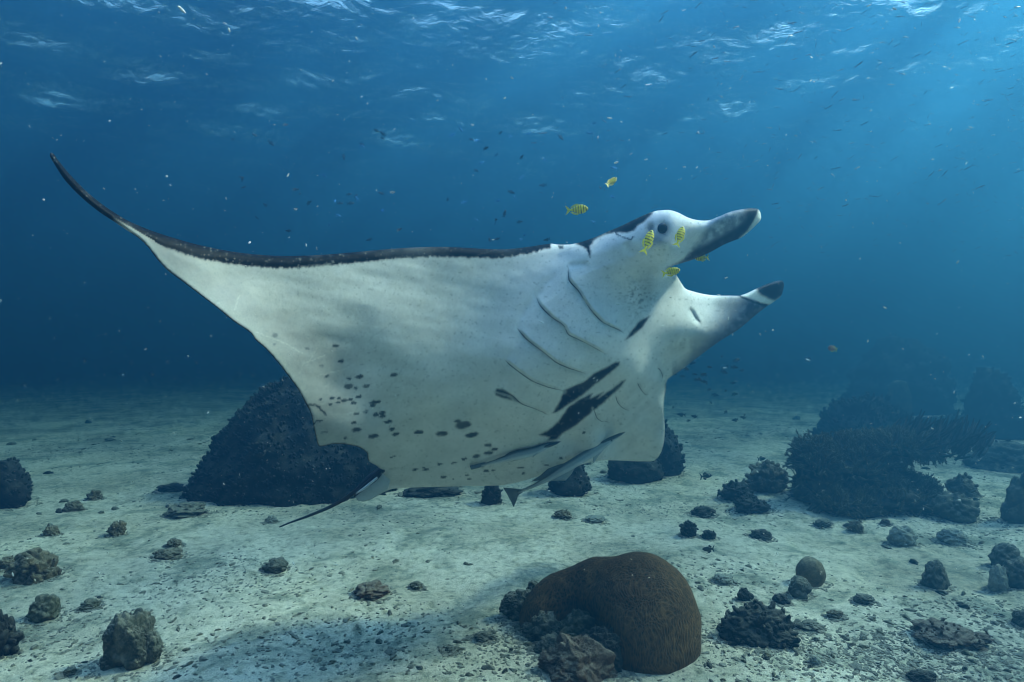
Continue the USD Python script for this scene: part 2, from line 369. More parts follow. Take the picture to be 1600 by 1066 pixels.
def manta_depth(P):
    z = rbf(P / 100)
    d, i = rim_tree.query(P)
    w, R = rimp[i, 0], rimp[i, 1]
    k = cKDTree(rim).query(P, k=24)
    wt = 1 / (k[0] + 3.0) ** 2
    wt /= wt.sum(1, keepdims=True)
    w, R = (rimp[k[1], 0] * wt).sum(1), (rimp[k[1], 1] * wt).sum(1)
    u = 1 - np.clip(d / w, 0, 1)
    z = z + R * (1 - np.sqrt(np.clip(1 - u**2, 0, 1)))
    px, py = P[:, 0], P[:, 1]
    for n, g in enumerate(GILLS + FAR_GILLS):
        dd, sd, al = line_dist(px, py, g)
        ends = np.clip(np.minimum(al, 1 - al) * 8, 0, 1)
        A = .007 if n < 5 else .006
        z += ends * (A * .5 * np.exp(-(dd / 2.0) ** 2)) - ends * A * 2.0 * np.where(sd < 0, np.exp(-dd / 26), 0) * np.clip(dd / 3, 0, 1)
    for g, w_, A in FOLDS:
        dd, sd, al = line_dist(px, py, g)
        z += np.clip(np.minimum(al, 1 - al) * 5, 0, 1) * A * np.exp(-(dd / w_) ** 2)
    # socket of the eye, spiracle fold behind it, gentle waves of the wing
    z += .012 * np.exp(-(((px - 1035) / 9) ** 2 + ((py - 357) / 10) ** 2)) + .010 * np.exp(-(((px - 1017) / 6) ** 2 + ((py - 358) / 9) ** 2))
    z += .014 * (meshkit.fbm(np.stack([(px + py * .5) / 120, (py - px * .2) / 45, 0 * px], -1), 3, 4) - .5) * np.clip(rim_tree.query(P)[0] / 40, 0, 1)
    return z


zz = manta_depth(P)
thick_r = rimp[:, 2]
kd = rim_tree.query(P, k=24)
wt = 1 / (kd[0] + 6.0) ** 1.3
T = (thick_r[kd[1]] * wt).sum(1) / wt.sum(1)
axis_d, _, axis_al = line_dist(P[:, 0], P[:, 1], [(590, 745), (700, 690), (860, 610), (1000, 500), (1060, 430)])
T = T + .20 * np.exp(-(axis_d / 110) ** 2) * np.clip(axis_al * 3 + .25, 0, 1)
T *= np.sqrt(np.clip(1 - (1 - np.clip(kd[0][:, 0] / 34, 0, 1)) ** 2, 0, 1))
V_under = world(P[:, 0], P[:, 1], zz)
V_back = world(P[:, 0], P[:, 1], zz + T + .002)
# drop the rim from the back sheet: both sheets share it
nr = len(rim)
remap = np.r_[np.arange(nr), len(P) + np.arange(len(P) - nr)]
MV = np.vstack([V_under, V_back[nr:]])
MF = np.vstack([tri, remap[tri][:, ::-1]])

# --- its colours
px, py = P[:, 0].copy(), P[:, 1].copy()
nx = meshkit.fbm(np.stack([px / 4, py / 4, 0 * px], -1), 2, 31) - .5
ny = meshkit.fbm(np.stack([px / 4, py / 4, 0 * px + 9], -1), 2, 37) - .5
qx, qy = px + 3.0 * nx, py + 3.0 * ny
col = np.tile(np.array([.88, .83, .79]), (len(P), 1))
wing = np.clip((930 - px) / 420, 0, 1)
col *= (1 - wing[:, None] * np.array([.26, .25, .27]))            # light falling off along the wing, put into its colour as grey
col += np.clip((px - 930) / 60, 0, 1)[:, None] * np.clip((520 - py) / 60, 0, 1)[:, None] * np.array([.08, .08, .11])  # brighter light on the head, painted in as a whiter colour
shade_d, _, _ = line_dist(px, py, [(240, 395), (300, 450), (400, 520), (480, 590), (500, 660)])
col *= 1 - .42 * np.exp(-(shade_d / 75) ** 2)[:, None]               # dimmer light on the rear of the wing, painted as a dark margin
shade_d, _, _ = line_dist(px, py, [(255, 395), (330, 440), (430, 500), (520, 560)])
col *= 1 - .18 * np.exp(-(shade_d / 26) ** 2)[:, None]  # shadow band along the fold of the wing, painted into the skin


def blend(mask, c, k=1.0):
    global col
    m = np.clip(mask * k, 0, 1)[:, None]
    col = col * (1 - m) + np.asarray(c) * m


def inside(pts, soft=1.5, rag=1.0):
    pg = shapely.Polygon(pts).buffer(0)
    bx = np.array(pg.bounds) + [-12, -12, 12, 12]
    near = (px > bx[0]) & (px < bx[2]) & (py > bx[1]) & (py < bx[3])
    out = np.zeros(len(px))
    X_, Y_ = px[near] + rag * (qx - px)[near], py[near] + rag * (qy - py)[near]
    pt = shapely.points(X_, Y_)
    sd = shapely.distance(pt, pg.boundary) * np.where(shapely.contains_xy(pg, X_, Y_), 1, -1)
    out[near] = np.clip(.5 + sd / (2 * soft), 0, 1)
    return out


BLACK = (.004, .004, .005)
d_rim, i_rim = rim_tree.query(np.stack([px, py], 1))
lead_end = np.argmin(np.linalg.norm(rim - [862, 381], axis=1))
is_lead = (i_rim < lead_end) | (i_rim > nr - 3)
band = np.interp(px, [78, 150, 230, 320, 440, 520, 640, 780, 840, 880], [16, 16, 17, 20, 19, 17, 16, 14, 9, 4])
streak = (meshkit.fbm(np.stack([px / 3.0, py / 14, 0 * px], -1), 3, 8) - .5) * 9
blend(is_lead * np.clip((band + streak * .6 - d_rim) / 3.0 + .5, 0, 1), BLACK)
blend((px < 205) * 1.0 * np.clip((205 - px) / 30, 0, 1), BLACK)
blend(is_lead * np.clip((band * .5 - np.abs(d_rim - band * .45)) / 5, 0, 1) * np.clip((meshkit.fbm(np.stack([px / 5, py / 3, 0 * px], -1), 3, 77) - .56) * 4, 0, 1), (.02, .02, .022))
t0, t1 = np.argmin(np.linalg.norm(rim - [576, 720], axis=1)), np.argmin(np.linalg.norm(rim - [206, 365], axis=1))
trail = (i_rim >= t0) & (i_rim <= t1)
blend(trail * np.clip((26 - d_rim) / 26, 0, 1), (.42, .42, .38), .35)
blend(trail * np.clip((2.1 - d_rim) / 1.5, 0, 1), BLACK)
fw = (i_rim >= np.argmin(np.linalg.norm(rim - [1042, 600], axis=1))) & (i_rim <= np.argmin(np.linalg.norm(rim - [1023, 719.5], axis=1)))
blend(fw * np.clip((1.6 - d_rim) / 1.5, 0, 1), (.10, .10, .11), .8)
# dark wedge streaks of the belly
for pg, s in ((Z4((1047, 92), (1020, 97), (900, 162), (850, 202), (780, 233), (730, 258), (712, 310), (668, 384), (690, 380), (760, 332), (830, 288), (900, 226), (960, 182), (1045, 112)), 1.6),
              (Z4((1084, 195), (1050, 240), (960, 322), (880, 388), (800, 452), (720, 502), (690, 532), (640, 538), (650, 520), (588, 508), (640, 484), (700, 430), (755, 350), (820, 308), (892, 272), (880, 302), (960, 262), (920, 303), (1000, 250), (1060, 203)), 1.6),
              (Z1((773, 620), (725, 645), (682, 698), (660, 732), (690, 714), (740, 672)), 1.5), (Z4((335, 262), (352, 246), (385, 248), (430, 275), (492, 332), (440, 312), (390, 300), (345, 284)), 1.8)):
    blend(inside(pg, s, .45), (.012, .013, .015))
SPOTS = [(605, 298, 17, 9), (348, 170, 16, 9), (372, 237, 16, 8), (313, 302, 13, 6), (455, 305, 20, 10), (408, 314, 12, 8), (484, 346, 16, 9), (405, 348, 20, 11), (437, 356, 10, 7), (448, 392, 14, 7), (285, 403, 9, 7), (335, 398, 13, 8),
         (365, 398, 9, 6), (388, 410, 18, 8), (360, 419, 11, 6), (415, 403, 12, 7), (427, 420, 12, 7), (325, 427, 10, 5), (515, 418, 20, 9), (537, 415, 14, 7), (513, 433, 14, 6), (440, 466, 15, 8), (480, 458, 15, 8), (525, 471, 14, 9),
         (553, 465, 15, 9), (556, 480, 15, 7), (578, 502, 20, 8), (428, 509, 12, 6), (440, 538, 22, 10), (597, 534, 14, 8), (516, 567, 26, 9), (613, 556, 17, 9), (392, 575, 9, 6), (288, 257, 10, 5), (225, 182, 10, 6), (85, 125, 14, 10),
         (80, 163, 8, 5), (713, 548, 22, 8), (815, 555, 28, 11), (882, 500, 17, 9), (908, 517, 37, 18), (946, 560, 30, 12), (1015, 605, 18, 8), (1047, 622, 16, 7), (1018, 640, 24, 8), (966, 653, 17, 9), (912, 665, 14, 5), (806, 687, 14, 5),
         (868, 684, 14, 4), (698, 711, 14, 4), (735, 704, 10, 4), (745, 712, 16, 5), (1007, 718, 13, 6), (1040, 716, 10, 4), (822, 744, 14, 5), (925, 737, 10, 4), (933, 752, 9, 4), (600, 656, 16, 4)]
spots = [(*ZB((x, y))[0], rx / 2.805, ry / 2.805) for x, y, rx, ry in SPOTS] + [(*Z4((x, y))[0], rx / 3.636, ry / 3.636) for x, y, rx, ry in
         ((715, 640, 12, 7), (630, 680, 14, 6), (500, 727, 12, 5), (485, 695, 22, 5), (185, 757, 10, 5), (100, 757, 8, 4), (845, 497, 14, 7))]
for sx, sy, rx, ry in spots:
    near = (np.abs(px - sx) < 25) & (np.abs(py - sy) < 18)
    c_, s_ = math.cos(-.14), math.sin(-.14)
    dx, dy = qx[near] - sx, qy[near] - sy
    e = np.hypot((dx * c_ + dy * s_) / rx, (-dx * s_ + dy * c_) / ry)
    m = np.zeros(len(px))
    m[near] = np.clip((1.12 - e) / .35, 0, 1)
    faint = .55 if sx < 510 and sy < 590 else .92
    blend(m, (.035, .038, .036), faint)
# gill slits: dark edge, pale lip
for n, g in enumerate(GILLS + FAR_GILLS):
    dd, sd, al = line_dist(qx, qy, g)
    w = .35 + .55 * np.clip(1 - al * 1.4, 0, 1) + .5 * (meshkit.noise(np.stack([al * 14, 0 * al + n, 0 * al], -1), 3) - .3)
    w = w * np.clip(np.minimum(al, 1 - al) * 20, .35, 1)
    blend(np.exp(-(dd / 2.2) ** 2) * np.clip(np.minimum(al, 1 - al) * 12, .2, 1), (.40, .40, .39), .3)
    blend(np.where(sd > 0, np.exp(-((dd - 3.5) / 2.0) ** 2), 0), (.86, .86, .83), .5)
for g, w_ in ((ZB((225, 428), (265, 430), (290, 455), (308, 472)), 1.5), (ZB((250, 515), (265, 498), (290, 497)), 1.0), (ZB((285, 548), (318, 551)), .8), (ZB((515, 820), (550, 826)), 1.2)):
    dd, sd, al = line_dist(qx, qy, g)
    blend(np.clip((w_ - dd) / 1.2 + .4, 0, 1), BLACK, .9)
for g in (ZB((0, 110), (110, 150), (210, 205)), ZB((500, 350), (560, 322), (650, 300)), ZB((250, 305), (380, 275), (520, 200)), ZB((560, 440), (700, 370)), ZB((350, 470), (520, 455)), ZB((380, 330), (520, 262)),
          Z1((230, 430), (300, 330)), Z1((260, 440), (340, 330)), Z1((300, 440), (360, 350))):
    dd, sd, al = line_dist(qx, qy, g)
    blend(np.clip((1.0 - dd) / 1.2, 0, 1), (.80, .80, .74), .4)
# old scratches and faint blotches
rs = np.random.default_rng(41)
for i in range(75):
    sx, sy = rs.uniform(330, 1000), rs.uniform(400, 740)
    an, ln = rs.normal(-.45, .35), rs.uniform(8, 60)
    near = (np.abs(px - sx) < 80) & (np.abs(py - sy) < 80)
    if not near.any():
        continue
    L_ = np.array([(sx + t_ * ln * math.cos(an), sy + t_ * ln * math.sin(an) + rs.normal(0, 1.2)) for t_ in (-.5, -.1, .3, .5)])
    dd, sd, al = line_dist(qx[near], qy[near], L_)
    m = np.zeros(len(px))
    m[near] = np.clip((.7 - dd) / 1.2 + .3, 0, 1)
    blend(m, (.80, .79, .72) if rs.random() < .7 else (.25, .26, .25), rs.uniform(.15, .4))
blotch = np.clip((meshkit.fbm(np.stack([px / 38, py / 30, 0 * px + 3], -1), 4, 19) - .5) * 3, 0, 1)
blend(blotch, (.52, .52, .50), .15)
freck = np.clip((meshkit.fbm(np.stack([px / 3.4, py / 2.6, 0 * px + 5], -1), 2, 23) - .74) * 9, 0, 1)
blend(freck, (.30, .31, .29), .5)
# head: black saddle edge, hook, patch behind the eye
blend(inside(Z3((350, 408), (370, 398), (450, 362), (560, 306), (650, 278), (620, 315), (585, 345), (540, 372), (522, 402), (470, 416), (405, 413), (360, 420)), 1.6), BLACK)
blend(inside(Z3((150, 478), (200, 462), (260, 440), (330, 412), (372, 396), (380, 408), (330, 430), (280, 455), (262, 480), (245, 500), (252, 540), (250, 575), (240, 560), (228, 525), (205, 500), (170, 494)), 1.4), BLACK)
blend(inside(Z3((50, 500), (65, 493), (80, 500), (75, 515), (58, 518)), 1.2), BLACK)
dd, sd, al = line_dist(qx, qy, Z3((400, 412), (440, 438), (505, 458), (520, 440)))
blend(np.clip((1.2 - dd) / 1.2 + .3, 0, 1), (.05, .05, .055), .9)
blend(np.exp(-(((qx - 1016) / 6.5) ** 2 + ((qy - 357) / 10) ** 2)), (.07, .07, .085), .8)
blend(np.exp(-(((qx - 1036) / 10) ** 2 + ((qy - 360) / 10) ** 2)), (.06, .06, .08), .8)
blend(np.exp(-(((qx - 1034) / 16) ** 2 + ((qy - 374) / 6) ** 2)), (.22, .22, .26), .6)
blend(np.exp(-(((qx - 1022) / 14) ** 2 + ((qy - 372) / 10) ** 2)), (.20, .20, .23), .55)
blend(np.exp(-(((qx - 1026) / 3) ** 2 + ((qy - 352) / 8) ** 2)), (.75, .75, .76), .8)
mot = meshkit.fbm(np.stack([px / 6, py / 6, 0 * px], -1), 4, 51)
# near lobe of the head
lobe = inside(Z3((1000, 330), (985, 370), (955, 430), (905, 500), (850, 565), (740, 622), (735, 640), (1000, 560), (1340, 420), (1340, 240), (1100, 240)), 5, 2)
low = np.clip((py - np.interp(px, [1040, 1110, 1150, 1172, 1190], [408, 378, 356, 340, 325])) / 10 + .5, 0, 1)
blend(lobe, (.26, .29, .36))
blend(lobe * np.clip((mot - .36) * 3, 0, 1) * (1 - low), (.62, .66, .74), .8)  # silvery gloss on top of the lobe, painted as pale mottles
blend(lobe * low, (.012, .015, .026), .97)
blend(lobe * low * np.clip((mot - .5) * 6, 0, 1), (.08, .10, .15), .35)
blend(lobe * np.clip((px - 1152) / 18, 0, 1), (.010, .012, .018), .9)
blend(inside(Z3((1302, 268), (1325, 295), (1325, 345), (1295, 372), (1190, 462), (1180, 452), (1232, 402), (1270, 345), (1292, 300)), 1.5, .4), (.92, .92, .90))
blend(inside(Z3((690, 612), (740, 600), (800, 572), (860, 515), (850, 555), (800, 598), (735, 622), (695, 624)), 2, .4), (.86, .86, .85))
# chin speckles
spk = np.clip((meshkit.fbm(np.stack([px / 3.2, py / 2.2, 0 * px], -1), 3, 61) - .56) * 9, 0, 1) * np.exp(-(((px - 1000) / 24) ** 2 + ((py - 462) / 24) ** 2))
blend(spk, (.16, .17, .19), .8)
blend(np.exp(-(((px - 1012) / 14) ** 2 + ((py - 450) / 26) ** 2)), (.36, .38, .40), .5)
# far lobe
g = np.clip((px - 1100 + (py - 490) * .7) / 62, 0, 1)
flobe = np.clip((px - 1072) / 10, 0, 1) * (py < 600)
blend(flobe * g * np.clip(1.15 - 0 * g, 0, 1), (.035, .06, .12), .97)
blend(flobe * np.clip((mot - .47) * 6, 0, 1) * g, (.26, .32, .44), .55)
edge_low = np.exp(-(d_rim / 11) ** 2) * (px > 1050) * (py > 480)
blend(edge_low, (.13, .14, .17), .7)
blend(inside(Z3((1172, 804), (1190, 798), (1290, 760), (1330, 790), (1400, 830), (1445, 812), (1420, 850), (1380, 872), (1345, 868), (1270, 832)), 1.5, .4), (.90, .90, .88))
blend(inside(Z3((1285, 764), (1350, 732), (1445, 708), (1470, 735), (1455, 800), (1405, 840), (1350, 820), (1310, 800)), 2.5, .6), (.014, .018, .03))
dd, sd, al = line_dist(qx, qy, Z3((1180, 808), (1230, 830), (1290, 855), (1360, 872)))
blend(np.clip((2.4 - dd) / 1.5, 0, 1), BLACK)
dd, sd, al = line_dist(qx, qy, Z3((878, 885), (890, 925), (935, 975)))
blend(np.clip((1.6 - dd) / 1.5, 0, 1), (.25, .26, .30), .8)
# inner face of the mouth seen between the lobes stays pale; back is black
back = np.tile(np.array([.006, .006, .008]), (len(P) - nr, 1))
shoulder = np.clip((P[nr:, 0] - 900) / 80, 0, 1)[:, None] * np.clip((meshkit.fbm(np.stack([P[nr:, 0] / 60, P[nr:, 1] / 60, 0 * P[nr:, 0]], -1), 3, 5) - .62) * 8, 0, 1)[:, None]
back = back * (1 - shoulder) + np.array([.30, .31, .33]) * shoulder
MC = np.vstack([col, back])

centre = world(800, 600, 2.4)
manta = thing('manta_ray', 'huge manta ray with pale spotted belly and black-edged wings gliding over the sand', 'manta ray', centre)
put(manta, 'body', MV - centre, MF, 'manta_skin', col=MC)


def manta_point(x, y, lift=0.0):
    q = np.array([[x, y]], float)
    return world(x, y, manta_depth(q)[0] - lift)


e = trimesh.creation.icosphere(3, .0165)
e.apply_scale((1.0, .6, 1.1))
put(manta, 'eye', e.vertices + manta_point(1035, 357, .006) - centre, e.faces, 'eye')
for n, g in enumerate(GILLS + FAR_GILLS):
    k = spline([(x, y, 0) for x, y in g], 40)[:, :2]
    k = k + np.random.default_rng(n).normal(0, .18, k.shape)
    s = np.linspace(0, 1, 40)
    wd = (.00135 if n < 5 else .0011) * (1.25 - .6 * s) * np.clip(np.minimum(s, 1 - s) * 9, .15, 1) * (.75 + .6 * meshkit.noise(np.stack([s * 9, s * 0 + n, s * 0], -1), 7))
    gv, gf = tube(world(k[:, 0], k[:, 1], manta_depth(k) - .0013) - centre, wd, wd * .7, 6, up=(0, -1, 0))
    put(manta, 'gill_slit', gv, gf, 'tinted', col=np.tile((.008, .008, .010), (len(gv), 1)))
tl = spline([(598, 733, 2.40), (580, 745, 2.37), (555, 768, 2.35), (520, 790, 2.34), (480, 807, 2.33), (450, 818, 2.33), (437, 823.5, 2.33)], 40)
tw = np.interp(np.linspace(0, 1, 40), [0, .12, .3, .7, 1], [.015, .0125, .0085, .0055, .0025])
tv, tf = tube(world(tl[:, 0], tl[:, 1], tl[:, 2]) - centre, tw, tw, 10)
put(manta, 'tail', tv, tf, 'tinted', col=np.tile((.02, .02, .024), (len(tv), 1)))


def plate(pts, depth, thick, bulge=.25):
    """A thin fin: outline (survey points), its depth, and a thickness that thins towards the rim."""
    c = shapely.Polygon(pts).buffer(0)
    bx = c.bounds
    st = max(1.5, (bx[2] - bx[0]) / 40)
    r = np.array(shapely.segmentize(c, st).exterior.coords)[:-1]
    gx, gy = np.meshgrid(np.arange(bx[0], bx[2], st), np.arange(bx[1], bx[3], st))
    q = np.stack([gx.ravel(), gy.ravel()], 1)
    q = q[shapely.contains_xy(c.buffer(-st * .5), q[:, 0], q[:, 1])] if len(q) else q
    Q = np.vstack([r, q])
    t = Delaunay(Q).simplices
    m = Q[t].mean(1)
    t = t[shapely.contains_xy(c, m[:, 0], m[:, 1])]
    a_ = Q[t]
    ar = (a_[:, 1, 0] - a_[:, 0, 0]) * (a_[:, 2, 1] - a_[:, 0, 1]) - (a_[:, 1, 1] - a_[:, 0, 1]) * (a_[:, 2, 0] - a_[:, 0, 0])
    t[ar > 0] = t[ar > 0][:, ::-1]
    d = shapely.distance(shapely.points(Q), c.exterior)
    z = np.array([depth(x, y) for x, y in Q])
    h = thick * np.sqrt(np.clip(d / (d.max() + 1e-9), 0, 1))
    n = len(r)
    A = world(Q[:, 0], Q[:, 1], z - h / 2)
    B = world(Q[n:, 0], Q[n:, 1], (z + h / 2)[n:])
    rm = np.r_[np.arange(n), len(Q) + np.arange(len(Q) - n)]
    return np.vstack([A, B]), np.vstack([t, rm[t][:, ::-1]]), Q


for pts, zc, c1 in ((ZB((548, 725), (520, 760), (470, 800), (436, 832), (445, 848), (470, 853), (500, 846), (535, 825), (580, 800), (590, 760)), 2.37, (.52, .53, .50)),
                    (ZB((548, 712), (515, 735), (470, 775), (432, 815), (428, 838), (445, 825), (480, 795), (525, 765), (552, 735)), 2.34, (.03, .03, .035))):
    v, f, Q = plate(pts, lambda x, y: zc + (x - 580) * .0004, .012)
    put(manta, 'pelvic_fin', v - centre, f, 'tinted', col=np.tile(c1, (len(v), 1)))
pts = ZB((530, 742), (470, 790), (440, 812), (436, 822), (475, 800), (535, 752))
v, f, Q = plate(pts, lambda x, y: 2.325, .006)
put(manta, 'clasper', v - centre, f, 'tinted', col=np.tile((.68, .70, .70), (len(v), 1)))

# ---------------------------------------------------------------- suckerfish under the belly
def remora(label, top, bottom, tail_pts, head, fins, lift, n=46):
    top, bottom = spline(top, n), spline(bottom, n)
    mid, half = (top + bottom) / 2, np.linalg.norm(top - bottom, axis=1) / 2
    zs = np.array([manta_depth(m[None])[0] for m in mid])
    zs = np.polyval(np.polyfit(np.arange(n), zs, 2), np.arange(n)) - lift
    W = world(mid[:, 0], mid[:, 1], zs)
    r = half * zs / F
    d = world(*(top[n // 2]), zs[n // 2]) - W[n // 2]
    base = W[n // 2]
    t = thing('suckerfish', label, 'fish', base, 'suckerfish riding under the manta')
    v, f = tube(W - base, r * .75, r, 14, up=d / np.linalg.norm(d))
    s = np.repeat(np.linspace(0, 1, n), 14)
    g = np.tile(np.sin(np.arange(14) * 2 * np.pi / 14), n)
    c = np.where((g > .55)[:, None], (.12, .14, .15), np.where((g > -.1)[:, None], (.36, .39, .40), (.55, .57, .56)))
    c = np.vstack([c, c[:1], c[-1:]])
    put(t, 'body', v, f, 'tinted', col=c)
    zf = lambda x, y: float(np.interp(x, mid[::-1, 0] if mid[0, 0] > mid[-1, 0] else mid[:, 0], zs[::-1] if mid[0, 0] > mid[-1, 0] else zs))
    v, f, Q = plate(tail_pts, zf, .006)
    put(t, 'tail_fin', v - base, f, 'tinted', col=np.tile((.16, .18, .19), (len(v), 1)))
    v, f, Q = plate(head, lambda x, y: zf(x, y) - .012, .008)
    put(t, 'sucker_disc', v - base, f, 'tinted', col=np.tile((.05, .055, .06), (len(v), 1)))
    for nm, p_, cc in fins:
        v, f, Q = plate(p_, lambda x, y: zf(x, y) - (.012 if nm == 'pectoral_fin' else 0), .005)
        put(t, nm, v - base, f, 'tinted', col=np.tile(cc, (len(v), 1)))
    e = trimesh.creation.icosphere(2, .006)
    k = 6
    put(t, 'eye', e.vertices + world(mid[k, 0], mid[k, 1] + .5, zs[k] - r[k] * .70) - base, e.faces, 'eye')


remora('larger pale suckerfish below the belly edge, its forked tail hanging over the sand',
       Z4((1080, 489), (1000, 523), (930, 552), (860, 590), (780, 640), (700, 690), (630, 742), (560, 785), (500, 815), (470, 828)),
       Z4((1078, 496), (1020, 540), (960, 588), (890, 640), (800, 692), (720, 735), (640, 775), (570, 805), (500, 830), (472, 842)),
       Z4((492, 815), (450, 812), (385, 806), (405, 840), (430, 885), (446, 920), (462, 880), (472, 850), (500, 832)),
       Z4((1078, 490), (1040, 500), (980, 525), (935, 552), (955, 555), (1010, 535), (1060, 508)),
       [('dorsal_fin', Z4((735, 668), (690, 680), (640, 700), (600, 735), (540, 775), (600, 765), (680, 715)), (.13, .15, .16)), ('anal_fin', Z4((800, 685), (775, 730), (740, 768), (690, 768), (640, 772), (700, 740)), (.34, .37, .37)),
        ('pectoral_fin', Z4((960, 590), (930, 625), (905, 665), (893, 668), (900, 630), (925, 600)), (.42, .45, .45))], .10)
remora('smaller suckerfish lying flat against the spotted belly near its midline',
       Z4((712, 544), (670, 545), (620, 556), (560, 575), (500, 588), (440, 604), (400, 625), (340, 648), (290, 665), (262, 674)),
       Z4((710, 550), (680, 566), (630, 590), (560, 628), (500, 645), (440, 655), (400, 660), (340, 672), (300, 680), (264, 688)),
       Z4((285, 662), (240, 672), (195, 683), (205, 706), (240, 698), (288, 684)),
       Z4((712, 545), (670, 552), (625, 568), (615, 582), (650, 578), (690, 562)),
       [('dorsal_fin', Z4((520, 586), (470, 592), (420, 607), (395, 625), (340, 646), (420, 625), (500, 602)), (.12, .14, .14)), ('anal_fin', Z4((520, 640), (460, 650), (400, 668), (440, 658)), (.20, .23, .23)),
        ('pectoral_fin', Z4((600, 600), (575, 620), (555, 638), (552, 628), (575, 605)), (.40, .43, .43))], .04)

# ---------------------------------------------------------------- yellow pilot fish about the head
def fish_body(L, H, Wd, n=26, m=14, bend=0.0, shape=None):
    """Body of a fish swimming along +x, upright along z: nose at L/2, root of the tail at -L/2."""
    s = np.linspace(0, 1, n)
    prof = np.interp(s, [0, .04, .12, .28, .45, .65, .85, 1.0], shape or [.06, .34, .64, .95, 1.0, .74, .34, .17])
    prof = np.convolve(np.pad(prof, 2, mode='edge'), [.15, .2, .3, .2, .15], 'valid')
    prof[0] = .05
    xx = L / 2 - s * L
    yy = bend * L * np.clip(s - .3, 0, 1) ** 2
    P_ = np.stack([xx, yy, 0 * s], 1)
    v, f = tube(P_, Wd / 2 * prof, H / 2 * prof, m, up=(0, 0, 1))
    return v, f, s, prof, P_


def thin(outline, y, th=.0006):
    o = np.asarray(outline, float)
    n = len(o)
    c = o.mean(0)
    q = np.vstack([o, c])
    yv = np.array([y(x) for x, _ in q])
    A = np.stack([q[:, 0], yv - th, q[:, 1]], 1)
    B = np.stack([q[:, 0], yv + th, q[:, 1]], 1)
    A[:n, 1] += th * .7
    B[:n, 1] -= th * .7
    i = np.arange(n)
    j = (i + 1) % n
    f = np.vstack([np.stack([i, j, np.full(n, n)], 1), np.stack([j + n + 1, i + n + 1, np.full(n, 2 * n + 1)], 1), np.stack([i, i + n + 1, j + n + 1], 1), np.stack([i, j + n + 1, j], 1)])
    return np.vstack([A, B]), f


def orient(x, heading, side=0.0):
    """Turn a fish: heading in degrees above the horizontal towards +x as seen from the front, side = yaw away from the viewer, then stand it at x."""
    return x


def banded_fish(label, px_, py_, Z, deg, length, ratio=.38, yaw=0.0, roll=0.0, bend=0.0, base=(1.0, .78, .01), group='yellow banded pilot fish around the head of the manta'):
    L = length / F * Z
    B_ = L * .80
    H = L * ratio
    loc = world(px_, py_, Z)
    x = UsdGeom.Xform.Define(stage, numbered('/World/pilot_fish'))
    x.AddTranslateOp().Set(Gf.Vec3d(*map(float, loc)))
    x.AddRotateYOp().Set(-deg)
    x.AddRotateZOp().Set(yaw)
    x.AddRotateXOp().Set(roll)
    tag(x, label, 'fish', group)
    v, f, s, prof, _ = fish_body(B_, H, H * .45, 40, 16, bend)
    v[:, 0] += L * .10
    ss = np.clip((B_ / 2 + L * .10 - v[:, 0]) / B_, 0, 1)
    bands = np.zeros(len(v))
    for k in (.10, .24, .38, .52, .66, .80):
        bands = np.maximum(bands, np.clip((.026 - np.abs(ss - k - .01 * np.sin(v[:, 2] / H * 5))) / .012, 0, 1))
    c = np.array(base) * (1 - bands[:, None]) + np.array((.03, .03, .02)) * bands[:, None]
    c = c * (1 - .25 * np.clip(-v[:, 2] / H, 0, 1)[:, None]) + np.clip(-v[:, 2] / H, 0, 1)[:, None] * .1
    put(x, 'body', v, f, 'tinted', col=c)
    yb = lambda xx: bend * B_ * max(0.0, (B_ / 2 + L * .10 - xx) / B_ - .3) ** 2
    r = -B_ / 2 + L * .10
    tl = [(r + .02 * L, .05 * H), (r - .07 * L, .30 * H), (r - .19 * L, .52 * H), (r - .14 * L, .22 * H), (r - .10 * L, 0), (r - .14 * L, -.22 * H), (r - .19 * L, -.52 * H), (r - .07 * L, -.30 * H), (r + .02 * L, -.05 * H)]
    put(x, 'tail_fin', *thin(tl, yb, L * .006), 'fish_yellow_fin', smooth=False)
    for nm, sg in (('dorsal_fin', 1), ('anal_fin', -1)):
        o = [(.12 * L, sg * .44 * H), (.02 * L, sg * .62 * H), (-.12 * L, sg * .52 * H), (-.28 * L, sg * .26 * H), (-.20 * L, sg * .24 * H), (-.05 * L, sg * .40 * H)]
        put(x, nm, *thin(o, yb, L * .006), 'fish_yellow_fin', smooth=False)
    for sg in (-1, 1):
        o = [(.22 * L, -.02 * H), (.10 * L, .06 * H), (.08 * L, -.10 * H), (.14 * L, -.14 * H)]
        put(x, 'pectoral_fin', *thin(o, lambda xx: sg * (H * .22 + (.22 * L - xx) * .15), L * .004), 'fish_yellow_fin', smooth=False)
        e = trimesh.creation.icosphere(2, H * .075)
        put(x, 'eye', e.vertices + (.405 * L, sg * H * .135, .10 * H), e.faces, 'eye')


banded_fish('yellow banded fish swimming level above the wing root of the manta', 901, 327.5, 2.15, 2, 36, .40, yaw=-12)
banded_fish('small yellow fish turning sharply, highest of the yellow fish', 954.5, 285, 2.30, 40, 25, .36, yaw=12, bend=-.3)
banded_fish('yellow banded fish pointing upward just behind the eye of the manta', 1012, 378.5, 1.93, 66, 44, .32, yaw=14)
banded_fish('yellow banded fish pointing upward just ahead of the eye of the manta', 1062, 370, 1.94, 67, 37, .34, yaw=14)
banded_fish('yellow fish half hidden under the upper head lobe of the manta', 1097, 402.5, 2.30, 185, 30, .36, yaw=-25)
banded_fish('yellow banded fish hovering in front of the open mouth of the manta', 1048, 425, 1.96, 12, 29, .42, yaw=-12)
banded_fish('tiny orange fish far off above the reef on the right', 1301, 545, 4.2, 160, 14, .6, yaw=25, base=(.75, .22, .03), group='orange reef fish')

